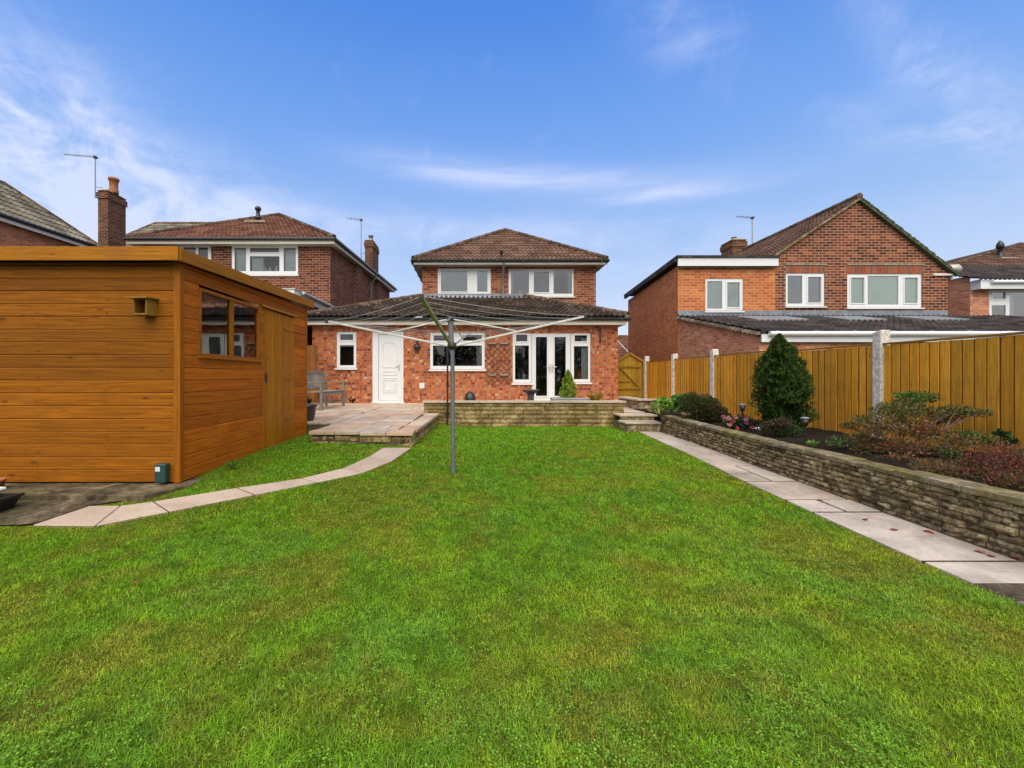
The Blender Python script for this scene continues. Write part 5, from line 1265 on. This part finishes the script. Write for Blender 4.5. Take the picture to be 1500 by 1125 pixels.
# bird bath / urn
v = Vector((PX(777.5, 11.0), 11.0, ZP)); t = thing('bird_bath', 'low dark stone bird bath standing before the glazed doors', 'bird bath', v)
MB().lathe([(0, 0), (.13, 0), (.12, .04), (.085, .08), (.085, .30), (.11, .34), (0, .34)], v, 20).build('pedestal', M_stone('dark_stone', (.07, .07, .075), (.03, .03, .03), (.13, .13, .13), isl=0, sc=2), t)
MB().lathe([(0, .0), (.10, .0), (.20, .05), (.23, .09), (.215, .10), (.16, .06), (0, .04)], v + Vector((0, 0, .34)), 24).build('bowl', bpy.data.materials['dark_stone'], t)
# round dark pot ornament on the terrace wall
v = Vector((PX(688.5, 10.2), 10.2, ZP)); t = thing('garden_cloche', 'small dark domed ornament standing behind the terrace wall coping', 'ornament', v)
MB().lathe([(.13, 0), (.14, .2), (.13, .30), (.09, .38), (0, .42)], v, 20).build('dome', m_black, t); MB().lathe([(.135, 0), (.16, .01), (.16, .03), (.135, .03)], v, 20).build('base_ring', m_green, t)
# small conifer in a grey trough
YT = 10.6
v = Vector((PX(832, YT), YT, ZP)); t = thing('planter_trough', 'shallow grey trough planter on the terrace under the small conifer', 'planter', v)
mb = MB(); mb.prism([(v.x - .36, v.y - .13, ZP), (v.x + .42, v.y - .13, ZP), (v.x + .42, v.y + .15, ZP), (v.x - .36, v.y + .15, ZP)], [(v.x - .42, v.y - .17, ZP + .24), (v.x + .48, v.y - .17, ZP + .24), (v.x + .48, v.y + .19, ZP + .24), (v.x - .42, v.y + .19, ZP + .24)]); mb.build('trough_body', m_trough, t, bevel=.01)
mb = MB(); mb.box(v.x - .43, v.x + .49, v.y - .185, v.y - .171, ZP + .22, ZP + .255); mb.build('rim', m_trough, t)
MB().poly([(v.x - .40, v.y - .15, ZP + .243), (v.x + .46, v.y - .15, ZP + .243), (v.x + .46, v.y + .17, ZP + .243), (v.x - .40, v.y + .17, ZP + .243)]).build('soil', m_soil, t)

def conifer(name, label, base, h, rmax, n, cols, prof, lobes, leaf, seed, tipcol=None, group=None, twin=None):
    rg = np.random.default_rng(seed); t = thing(name, label, 'conifer', base)
    MB().tube([base, base + Vector((0, 0, h * .8))], [rmax * .08, rmax * .02], 8).build('trunk', m_bark, t)
    z = rg.random(n) ** .9; a = rg.uniform(0, 2 * math.pi, n)
    lob = np.zeros(n)
    for k, ph, am in lobes: lob += am * np.sin(k * a + ph + z * 9)
    nz = vnoise(a * 2.2, z * 9, 1., seed) - .5; nz2 = vnoise(a * 6, z * 24, 1., seed + 1) - .5
    r = np.interp(z, [p for p, _ in prof], [q for _, q in prof]) * rmax * (1 + lob + .75 * nz + .55 * nz2)
    dep = rg.random(n) ** 2.2; rr = r * (1 - .55 * dep)
    C = np.stack([base.x + rr * np.cos(a), base.y + rr * np.sin(a), base.z + z * h], 1)
    A = np.stack([np.cos(a) * .55, np.sin(a) * .55, np.full(n, .85)], 1) + rg.normal(0, .38, (n, 3))
    N = np.stack([np.cos(a), np.sin(a), np.zeros(n)], 1) + rg.normal(0, .6, (n, 3))
    if twin:
        k = rg.random(n) < .45; C[k, 0] += twin[0]; C[k, 2] = base.z + (C[k, 2] - base.z) * twin[1]; C[~k, 0] -= twin[0] * .6
    c = np.array(cols)[rg.integers(0, len(cols), n)] * rg.uniform(.7, 1.25, (n, 1)) * np.clip(1 + 1.1 * nz[:, None], .5, 1.6)
    if tipcol is not None:
        k = (nz2 > .12) & (dep < .15); c[k] = np.array(tipcol) * rg.uniform(.7, 1.2, (k.sum(), 1))
    leaf_mesh('crown', C, A, N, leaf * rg.uniform(.7, 1.4, n), leaf * .42, c, m_leaf, t, fold=.15)
    m = int(n * .25); z = rg.random(m); a = rg.uniform(0, 6.283, m); r = np.interp(z, [p for p, _ in prof], [q for _, q in prof]) * rmax * .55
    return t
conifer('small_conifer', 'small lime green cone shaped conifer growing in the grey trough', v + Vector((0, .0, .24)), .70, .20, 5200, [(.16, .27, .02), (.12, .22, .02), (.23, .33, .04)], [(0, .8), (.12, 1.), (.35, .85), (.7, .5), (1., .06)], [(5, 0, .12), (3, 1, .08)], .045, 21, (.30, .38, .05))
conifer('garden_conifer', 'large dark green conical conifer growing in the flower bed before the fence', Vector((PX(1146, 5.9), 5.9, .36)), 1.38, .262, 34000, [(.032, .062, .015), (.022, .046, .012), (.048, .085, .018)], [(0, .40), (.08, .62), (.22, .92), (.38, 1.), (.55, .97), (.70, .80), (.83, .54), (.92, .30), (.97, .15), (1., .03)], [(2, .6, .10), (3, 2.2, .08), (7, 1., .04)], .040, 33, (.07, .125, .024), twin=(.07, .86))

# ------------------------------------------------------------------ plants in the bed
def shrub(name, label, cat, pads, base, cols, leaf, seed, stems=True, dens=900, wf=.45, mat=None, up=.6, twigs=0, stemcol=None):
    """pads: (x, y, z, rx, ry, rz) leaf masses carried by bent stems"""
    rg = np.random.default_rng(seed); t = thing(name, label, cat, base); C = []; A = []; cc = []
    for i, pd in enumerate(pads):
        x, y, z, rx, ry, rz = pd[:6]; cl = pd[6] if len(pd) > 6 else cols; n = int(dens * (pd[7] if len(pd) > 7 else 1) * (rx * ry * rz) ** (2 / 3) / .01 * .5) + 20
        u = rg.normal(size=(n, 3)); u /= np.linalg.norm(u, axis=1, keepdims=True); r_ = rg.random((n, 1)) ** .45 * (1 + .35 * (vnoise(u[:, 0] * 3 + i, u[:, 2] * 3, 1., seed)[:, None] - .5))
        C.append(np.array([x, y, z]) + u * r_ * np.array([rx, ry, rz])); A.append(u * .8 + np.array([0, 0, up]) + rg.normal(0, .5, (n, 3)))
        cc.append(np.array(cl)[rg.integers(0, len(cl), n)] * rg.uniform(.65, 1.3, (n, 1)))
    C, A, cc = np.concatenate(C), np.concatenate(A), np.concatenate(cc); n = len(C)
    leaf_mesh('foliage', C, A, rg.normal(size=(n, 3)) + np.array([0, 0, 1.2]), leaf * rg.uniform(.6, 1.35, n), leaf * wf * rg.uniform(.8, 1.2, n), cc, mat or m_leaf, t)
    if stems:
        mb = MB(); rnd = random.Random(seed)
        for pd in pads:
            p = Vector(base) + Vector((rnd.uniform(-.06, .06), rnd.uniform(-.06, .06), -.02)); q = Vector(pd[:3]); m1 = p.lerp(q, .4) + Vector((rnd.uniform(-.06, .06), rnd.uniform(-.06, .06), rnd.uniform(-.03, .06)))
            mb.tube([p, m1, q], [.009, .006, .003], 6)
            for _ in range(twigs):
                e = q + Vector((rnd.uniform(-1, 1) * pd[3], rnd.uniform(-1, 1) * pd[4], rnd.uniform(-.6, .9) * pd[5])); s = m1.lerp(q, rnd.uniform(.2, .9)); mb.tube([s, s.lerp(e, .5) + Vector((0, 0, rnd.uniform(-.02, .02))), e], [.0035, .003, .0015], 5)
        mb.build('stem', stemcol or m_bark, t)
    return t
def pad(px, py, Y, rx, ry, rz, *a): return (PX(px, Y), Y, PZ(py, Y), rx, ry, rz, *a)
GRN = [(.075, .17, .03), (.11, .2, .04), (.05, .10, .025)]; BRN = [(.25, .10, .05), (.18, .09, .045), (.10, .10, .035), (.32, .18, .09)]; OLV = [(.14, .16, .04), (.20, .15, .05), (.08, .10, .03)]
AZ = lambda L: [(p[0] + random.uniform(-.03, .03), p[1], p[2] + random.uniform(-.02, .02), p[3] * 1.1, p[4] * 1.1, p[5] * 1.25, *p[6:]) for p in L]
shrub('azalea_shrub', 'big straggly azalea with layered brownish and green leaves against the fence', 'shrub', AZ([
    pad(1345, 581, 4.45, .22, .14, .055, GRN), pad(1325, 594, 4.5, .18, .16, .06, GRN + OLV), pad(1310, 606, 4.35, .22, .18, .075, OLV), pad(1352, 602, 4.6, .2, .15, .05, OLV + BRN, .7), pad(1270, 618, 4.5, .14, .13, .06, OLV), pad(1290, 626, 4.2, .18, .15, .07, OLV + BRN), pad(1330, 628, 4.35, .22, .16, .07, BRN), pad(1365, 634, 4.3, .16, .14, .06, BRN, .8),
    pad(1405, 600, 4.3, .18, .12, .045, OLV), pad(1435, 603, 4.15, .10, .10, .035, BRN + GRN), pad(1385, 608, 4.4, .14, .12, .045, BRN + OLV, .7), pad(1418, 636, 4.1, .16, .12, .05, GRN + OLV, .8), pad(1400, 648, 4.0, .16, .12, .06, BRN + OLV, .7), pad(1448, 650, 4.05, .13, .10, .05, OLV, .6), pad(1240, 622, 4.6, .08, .08, .035, OLV, .6), pad(1232, 648, 4.5, .10, .10, .05, GRN, .7), pad(1300, 650, 4.25, .24, .16, .07, BRN, .7), pad(1270, 655, 4.3, .14, .12, .06, BRN + GRN, .6), pad(1340, 655, 4.15, .2, .14, .06, BRN, .6), pad(1372, 618, 4.4, .12, .12, .05, OLV + BRN, .8), pad(1260, 640, 4.35, .12, .12, .05, BRN + OLV, .7), pad(1320, 672, 4.05, .16, .1, .05, BRN, .5), pad(1385, 660, 4.0, .12, .1, .05, BRN + GRN, .6)]),
    Vector((PX(1318, 4.3), 4.3, .36)), OLV, .030, 41, twigs=9, dens=620, wf=.5)
shrub('rhododendron_sprig', 'two dark rosettes of rhododendron leaves against the fence at the right', 'shrub', [pad(1466, 636, 4.05, .055, .055, .035, [(.03, .07, .02), (.05, .1, .03)]), pad(1479, 646, 3.98, .06, .055, .035, [(.03, .07, .02), (.05, .1, .03)])], Vector((PX(1455, 3.95), 3.95, .36)), GRN, .065, 43, dens=260, wf=.38)
REDS = [(.26, .055, .055), (.20, .07, .05), (.12, .07, .03), (.32, .10, .09), (.07, .07, .025)]
shrub('heather_clump', 'low olive and red heather clump just behind the stone wall coping', 'shrub', [pad(1362, 682, 3.45, .14, .12, .07, OLV + BRN), pad(1385, 690, 3.35, .14, .12, .07, OLV + REDS), pad(1410, 684, 3.45, .12, .12, .08, OLV + BRN)], Vector((PX(1385, 3.42), 3.42, .36)), OLV, .022, 45, dens=1200, wf=.3, twigs=3)
shrub('nandina_shrub', 'red leaved dwarf shrub spilling over the wall at the right photo edge', 'shrub', [pad(1435, 682, 3.35, .14, .12, .10, REDS), pad(1466, 672, 3.3, .18, .15, .14, REDS), pad(1450, 700, 3.2, .16, .14, .09, REDS + OLV), pad(1490, 686, 3.15, .17, .15, .14, REDS), pad(1478, 712, 3.05, .14, .14, .09, OLV + REDS), pad(1510, 712, 2.95, .14, .12, .1, REDS + GRN)], Vector((PX(1468, 3.2), 3.2, .36)), REDS, .026, 47, dens=800, wf=.32, twigs=5)
shrub('evergreen_tuft', 'low green tuft at the right edge above the red dwarf shrub', 'shrub', [pad(1497, 665, 3.75, .12, .10, .05, GRN)], Vector((PX(1497, 3.75), 3.75, .36)), GRN, .03, 48, dens=700)
shrub('hosta_plant', 'bright green broad leaved hosta in the bed next to the steps', 'plant', [pad(972, 592, 8.0, .16, .14, .13, [(.12, .32, .03), (.20, .40, .05), (.30, .44, .09)]), pad(995, 590, 8.05, .16, .14, .15, [(.06, .17, .03), (.10, .24, .04)]), pad(961, 599, 7.9, .10, .1, .07, [(.24, .34, .07), (.34, .30, .12)])], Vector((PX(982, 8.0), 8.0, .36)), GRN, .13, 51, dens=170, wf=.5, up=.2)
shrub('dwarf_azalea', 'rounded dark green dwarf azalea between the hosta and the pink flowers', 'shrub', [pad(1030, 598, 7.35, .36, .25, .24, [(.04, .075, .02), (.07, .09, .025), (.10, .065, .03)]), pad(1012, 590, 7.5, .2, .2, .18, [(.05, .09, .02), (.08, .10, .03)]), pad(1050, 606, 7.2, .18, .18, .15, [(.05, .075, .02), (.12, .06, .035)]), pad(1015, 578, 7.6, .06, .06, .06, [(.25, .10, .07), (.12, .07, .04)])], Vector((PX(1030, 7.35), 7.35, .36)), GRN, .038, 53, dens=1400)
shrub('fallen_leaf_litter', 'pale dry leaves at the foot of the dwarf azalea on the wall', 'leaf litter', [pad(1004, 607, 7.3, .10, .07, .015, [(.40, .30, .15), (.3, .2, .1)])], Vector((PX(1004, 7.3), 7.3, .36)), GRN, .07, 54, stems=False, dens=90)
t = shrub('begonia_plant', 'pink flowering begonia cushion in the bed behind the stone wall', 'flowers', [pad(1082, 620, 6.45, .24, .18, .13, [(.03, .09, .025), (.05, .13, .04), (.07, .17, .05)]), pad(1100, 624, 6.3, .14, .14, .10, [(.04, .10, .03), (.10, .06, .04)])], Vector((PX(1085, 6.45), 6.45, .36)), GRN, .06, 55, dens=420, wf=.6)
rg = np.random.default_rng(56)
for i, (px, py) in enumerate(((1076, 611), (1079, 628), (1070, 613), (1093, 619), (1069, 622), (1086, 610), (1090, 613), (1061, 611), (1100, 626), (1075, 617))):
    n = 26; D = rg.normal(size=(n, 3)); D /= np.linalg.norm(D, axis=1, keepdims=True); c = np.array([PX(px, 6.22), 6.22 + rg.uniform(-.06, .06), PZ(py, 6.22)])
    col = [(.75, .28, .36), (.70, .12, .16), (.80, .45, .50), (.62, .2, .38)][i % 4]
    leaf_mesh('blossom', c + D * .02, D, rg.normal(size=(n, 3)), .034, .03, np.array([col]) * rg.uniform(.7, 1.15, (n, 1)), m_leaf, t)
shrub('conifer_skirt_shrub', 'low dull green spreading shrub at the foot of the large conifer', 'shrub', [pad(1128, 628, 5.6, .16, .15, .10, [(.05, .08, .03), (.09, .055, .04)]), pad(1155, 632, 5.5, .17, .15, .10, [(.04, .07, .025), (.06, .085, .03)]), pad(1145, 618, 5.45, .14, .1, .06, [(.13, .06, .05), (.06, .07, .03)])], Vector((PX(1142, 5.55), 5.55, .36)), GRN, .034, 57, dens=800)
def weed(name, label, v, n, h, col, seed, w=.012):
    rg = np.random.default_rng(seed); t = thing(name, label, 'plant', v); a = rg.uniform(0, 6.283, n); s = rg.uniform(.3, 1., n)
    D = np.stack([np.cos(a) * s, np.sin(a) * s, np.ones(n)], 1); leaf_mesh('foliage', np.array(v) + D * h * .5 * rg.uniform(.6, 1., (n, 1)), D, rg.normal(size=(n, 3)), h * rg.uniform(.5, 1., n), w, np.array([col]) * rg.uniform(.7, 1.3, (n, 1)), m_leaf, t)
    MB().tube([v - Vector((0, 0, .02)), v + Vector((0, 0, h * .3))], [.006, .003], 6).build('stem', m_bark, t); return t
weed('fern', 'small pale fern tuft growing at the foot of the shed side', G(343, 688) + Vector((-.02, 0, 0)), 40, .13, (.12, .20, .04), 61, .014)
weed('weed', 'bright green weed sprouting behind the wall below the lamp', Vector((PX(1192, 4.6), 4.62, .38)), 30, .10, (.18, .33, .05), 62, .03)
weed('climbing_plant', 'sparse yellowish plant against the bricks right of the glazed doors', Vector((PX(872, 12.2), 12.2, ZP)), 70, .42, (.22, .18, .03), 63, .03)
weed('dark_sedge', 'dark withered tuft at the wall foot left of the white door', Vector((PX(516, 12.2), 12.2, ZP)), 40, .22, (.05, .04, .03), 64, .02)
# the trees closing the garden behind the photographer: they show only as dark reflections in the glazing
rg = np.random.default_rng(77); C = []; A = []
for x, y, h, r_ in ((-9, -15, 6.2, 2.6), (-4.5, -16, 4.6, 2.2), (-1, -15.5, 5.6, 2.0), (3.2, -16.5, 4.2, 2.2), (6.8, -15, 5.4, 2.3), (11, -16, 6.4, 2.8)):
    n = 5000; u = rg.normal(size=(n, 3)); u /= np.linalg.norm(u, axis=1, keepdims=True); q = u * (rg.random((n, 1)) ** .4) * np.array([r_, r_, h * .5]) * (1 + .5 * (vnoise(u[:, 0] * 3 + x, u[:, 2] * 3, 1., 5)[:, None] - .5)); C.append(q + np.array([x, y, h * .5])); A.append(u + rg.normal(0, .6, (n, 3)))
C = np.concatenate(C); A = np.concatenate(A); tag(leaf_mesh('treeline', C, A, rg.normal(size=C.shape), .22, .12, pick([(.03, .06, .015), (.05, .085, .02), (.02, .04, .012)], len(C)), m_leaf), kind='stuff')
# solar lamps
def solar(v, label, h):
    t = thing('solar_lamp', label, 'garden lamp', v, 'black solar stake lamps in the flower bed')
    MB().tube([v - Vector((0, 0, .05)), v + Vector((0, 0, h - .09))], .010, 8).build('stake', m_black, t)
    MB().lathe([(.012, 0), (.03, .01), (.039, .09), (.036, .09), (.0, .02)], v + Vector((0, 0, h - .10)), 14).build('lamp_shade', m_black, t)
    MB().lathe([(0, 0), (.043, 0), (.046, .012), (.03, .022), (0, .024)], v + Vector((0, 0, h - .012)), 14).build('cap', m_greyp, t)
solar(Vector((PX(1179, 4.95), 4.95, .37)), 'black solar stake lamp right of the large conifer', .30)
solar(Vector((PX(1087.5, 6.12), 6.12, .37)), 'black solar stake lamp rising among the pink begonias', .38)
t = thing('pebble', 'white pebble on the wall coping below the begonias', 'stone', (PX(1112, 5.7), 5.7, .43))
mb = MB(); mb.lathe([(0, 0), (.03, .005), (.042, .02), (.03, .038), (0, .045)], Vector((PX(1111, 5.75), 5.75, .425)), 10); mb.build('stone_body', m_whites, t)
# fallen leaves
lf = None
for i, (px, py) in enumerate(((1326, 763), (1310, 780), (1268, 766), (1437, 811), (1452, 816), (1486, 819), (1360, 783), (1200, 740))):
    Yl = F * (H - .006) / (py - CY); v = (PX(px, Yl), Yl, .006 + float(gz(PX(px, Yl), Yl)))
    if lf is None:
        mb = MB(); o3 = [(-.022, 0, 0), (-.006, .012, .006), (.010, .010, .004), (.024, 0, .002), (.009, -.010, .007), (-.009, -.011, .004)]; mb.poly(o3); lf = mb.build('fallen_leaf', M_plain('red_leaf', (.30, .05, .03), .6, var=.3, scale=40)); o = lf
    else: o = lf.copy(); COL.objects.link(o)
    o.scale = (1.5, 1.5, 1.5); o.location = v; o.rotation_euler = (random.uniform(-.2, .2), random.uniform(-.2, .2), random.uniform(0, 6))
    tag(o, 'small red fallen leaf lying on the pale paving beside the stone wall', 'leaf', 'fallen red leaves on the paved path')
v = G(202, 860); o = lf.copy(); COL.objects.link(o); o.location = v + Vector((0, 0, .03)); o.scale = (1.1, 1.1, 1); tag(o, 'single red fallen leaf lying on the lawn at the left', 'leaf', 'fallen red leaves'); o['group'] = 'fallen red leaf on the lawn'

# ------------------------------------------------------------------ TV aerials
def aerial(label, x, Y, y_top, y_bot, x_tip, y_tip, yagi=True):
    zt_, zb_ = PZ(y_top, Y), PZ(y_bot, Y); X = PX(x, Y); t = thing('tv_aerial', label, 'aerial', (X, Y, zb_))
    MB().tube([(X, Y, zb_), (X, Y, zt_)], .024, 8).build('mast', m_galv, t)
    tip = Vector((PX(x_tip, Y), Y, PZ(y_tip, Y))); b = Vector((X + .08, Y, zt_ - .03)); mb = MB(); mb.tube([b, tip], .014, 6)
    n = 14 if yagi else 10
    for i in range(n):
        p = b.lerp(tip, (i + .5) / n); l = .17 - .06 * i / n; mb.tube([p - Vector((0, l, 0)), p + Vector((0, l, 0))], .005, 5)
    if not yagi:
        for f_ in (.25, .45, .7): p = b.lerp(tip, f_); mb.tube([p - Vector((0, 0, .10)), p + Vector((0, 0, .12))], .010, 5)
    mb.build('boom', m_galv, t); MB().box(X - .05, X + .06, Y - .05, Y + .05, zt_ - .09, zt_ - .0).build('clamp', m_black, t)
    mb = MB(); mb.tube([(X, Y, zb_ + .05), (X + .22, Y + .1, zb_ + .05)], .015, 6); mb.tube([(X, Y, zb_ + .45), (X + .22, Y + .1, zb_ + .45)], .015, 6); mb.build('bracket', m_galv, t)
aerial('tall television aerial on the brick chimney at the far left', 139.5, 17.2, 229, 290, 94, 226)
aerial('television aerial with short cross bars on the left neighbour chimney', 529, 21.0, 321, 384, 507, 319.5, False)
aerial('slim television aerial beside the squat chimney of the gabled house', 1102, 20.0, 318, 376, 1079, 317)

#@@LIGHT
# ------------------------------------------------------------------ sky, sun, camera
W = bpy.data.worlds.new('World'); SC.world = W; W.use_nodes = True; nt = W.node_tree; nt.nodes.clear()
class WN(NT):
    def __init__(s, t): s.t = t
wn = WN(nt)
SUN_EL, SUN_AZ = R(54), R(184)                        # azimuth measured from +Y towards +X
tc = wn.n('ShaderNodeTexCoord'); sep = wn.n('ShaderNodeSeparateXYZ'); wn.link(tc.outputs['Generated'], sep.inputs[0])
X_, Y_, Z_ = sep.outputs
el = wn.math('ARCSINE', Z_); az = wn.math('ARCTAN2', X_, Y_)
def sm(x, a, b):
    m = wn.n('ShaderNodeMapRange'); m.interpolation_type = 'SMOOTHSTEP'; wn.link(x, m.inputs[0])
    for i, v in ((1, a), (2, b), (3, 0.), (4, 1.)): m.inputs[i].default_value = v
    return m.outputs[0]
elm = wn.n('ShaderNodeMapRange'); wn.link(el, elm.inputs[0]); elm.inputs[1].default_value = 0.; elm.inputs[2].default_value = R(60)
def lin(c): return tuple(((v / 255 + .055) / 1.055) ** 2.4 if v > 10 else v / 255 / 12.92 for v in c)
grad = wn.ramp(elm.outputs[0], [(0., lin((228, 234, 246))), (.12, lin((206, 220, 246))), (.27, lin((160, 193, 240))), (.45, lin((120, 167, 238))), (.68, lin((78, 137, 226))), (1., lin((54, 111, 210)))])
nish = wn.n('ShaderNodeTexSky'); nish.sky_type = 'NISHITA'; nish.sun_disc = False; nish.sun_elevation = SUN_EL; nish.sun_rotation = SUN_AZ
nb = wn.mix(1., nish.outputs[0], (.10, .10, .10), 'MULTIPLY')
base = wn.mix(.10, wn.mix(1., grad, (.82, .82, .82), 'MULTIPLY'), nb)
# wispy cirrus laid out over the sky by azimuth and elevation
cmb = wn.n('ShaderNodeCombineXYZ'); wn.link(az, cmb.inputs[0]); wn.link(el, cmb.inputs[1])
mp = wn.n('ShaderNodeMapping'); wn.link(cmb.outputs[0], mp.inputs[0]); mp.inputs['Scale'].default_value = (1.4, 4.2, 1); mp.inputs['Rotation'].default_value = (0, 0, R(-14))
f1 = wn.noise(mp.outputs[0], 2.6, 9, .62, .7)
mp2 = wn.n('ShaderNodeMapping'); wn.link(cmb.outputs[0], mp2.inputs[0]); mp2.inputs['Scale'].default_value = (3, 3, 1)
f2 = wn.noise(mp2.outputs[0], 2.2, 10, .66, 1.2)
def blob(px, py, sx_, sy_, rot=0.):
    a0 = math.atan2(px - CX, F); e0 = math.atan2(CY - py, math.hypot(px - CX, F))
    da = wn.math('SUBTRACT', az, a0); de = wn.math('SUBTRACT', el, e0); c, s = math.cos(rot), math.sin(rot)
    u = wn.math('DIVIDE', wn.math('ADD', wn.math('MULTIPLY', da, c), wn.math('MULTIPLY', de, s)), sx_); v = wn.math('DIVIDE', wn.math('SUBTRACT', wn.math('MULTIPLY', de, c), wn.math('MULTIPLY', da, s)), sy_)
    q = wn.math('ADD', wn.math('MULTIPLY', u, u), wn.math('MULTIPLY', v, v)); return wn.math('EXPONENT', wn.math('MULTIPLY', q, -1.))
blobs = [(blob(20, 190, .12, .14, .5), .75), (blob(130, 250, .22, .09, -.45), .75), (blob(330, 300, .30, .07, -.25), .75), (blob(60, 310, .30, .10), 1.15), (blob(1375, 110, .13, .035, -1.0), .85), (blob(1455, 190, .14, .04, -.45), .85), (blob(985, 40, .12, .05, -.6), .6), (blob(700, 345, .4, .05), .6), (blob(1010, 370, .4, .05), .45)]
m = None
for b_, k_ in blobs:
    v = wn.math('MULTIPLY', b_, k_); m = v if m is None else wn.math('ADD', m, v)
fib = wn.math('ADD', wn.math('ADD', wn.math('MULTIPLY', sm(f1, .34, .70), .6), wn.math('MULTIPLY', sm(f2, .38, .72), .5)), .04)
mp3 = wn.n('ShaderNodeMapping'); wn.link(cmb.outputs[0], mp3.inputs[0]); mp3.inputs['Scale'].default_value = (1.5, 11, 1); mp3.inputs['Rotation'].default_value = (0, 0, R(-5))
f3 = wn.noise(mp3.outputs[0], 2.4, 8, .6, .5)
stk = None
for b_, k_ in ((blob(830, 267, .30, .024, -.10), .95), (blob(970, 286, .14, .013, -.05), 1.2), (blob(660, 250, .22, .035, -.05), .55), (blob(560, 330, .35, .03), .35)):
    v = wn.math('MULTIPLY', b_, k_); stk = v if stk is None else wn.math('ADD', stk, v)
stk = wn.math('MULTIPLY', stk, wn.math('ADD', wn.math('MULTIPLY', sm(f3, .24, .74), .42), .24))
back = sm(wn.math('MULTIPLY', Y_, -1.), -.15, .35)    # broken cloud cover behind the photographer
mask = wn.math('ADD', wn.math('MULTIPLY', wn.math('MULTIPLY', m, fib), .85), wn.math('MULTIPLY', sm(f2, .55, .85), .10))
mask = wn.math('MINIMUM', wn.math('ADD', mask, stk), .8)
col = wn.mix(mask, base, lin((198, 206, 232)))
bk = wn.ramp(f2, [(.3, lin((186, 187, 190))), (.52, lin((228, 228, 228))), (.75, lin((208, 210, 214)))])
col = wn.mix(wn.math('MULTIPLY', back, .92), col, bk)
bg = wn.n('ShaderNodeBackground'); wn.link(col, bg.inputs[0]); bg.inputs[1].default_value = 1.0
wo = wn.n('ShaderNodeOutputWorld'); wn.link(bg.outputs[0], wo.inputs[0])

sl = bpy.data.lights.new('sun', 'SUN'); sl.energy = 3.1; sl.angle = R(72); sl.color = (1., .93, .81)
so = bpy.data.objects.new('sun', sl); COL.objects.link(so)
dv = Vector((math.sin(SUN_AZ) * math.cos(SUN_EL), math.cos(SUN_AZ) * math.cos(SUN_EL), math.sin(SUN_EL)))
so.rotation_euler = dv.to_track_quat('Z', 'Y').to_euler(); so.location = dv * 60

cam = bpy.data.cameras.new('camera'); co = bpy.data.objects.new('camera', cam); COL.objects.link(co)
co.location = (0, 0, H); co.rotation_euler = (R(90), 0, 0); cam.sensor_width = 36; cam.lens = 36 * F / 1500
cam.shift_x = (750 - CX) / 1500; cam.shift_y = -(562.5 - CY) / 1500; cam.clip_start = .05; cam.clip_end = 2000
SC.camera = co
SC.view_settings.view_transform = 'Standard'; SC.view_settings.look = 'None'; SC.view_settings.exposure = .42; SC.view_settings.gamma = 1.
SC.cycles.max_bounces = 8; SC.cycles.transparent_max_bounces = 16
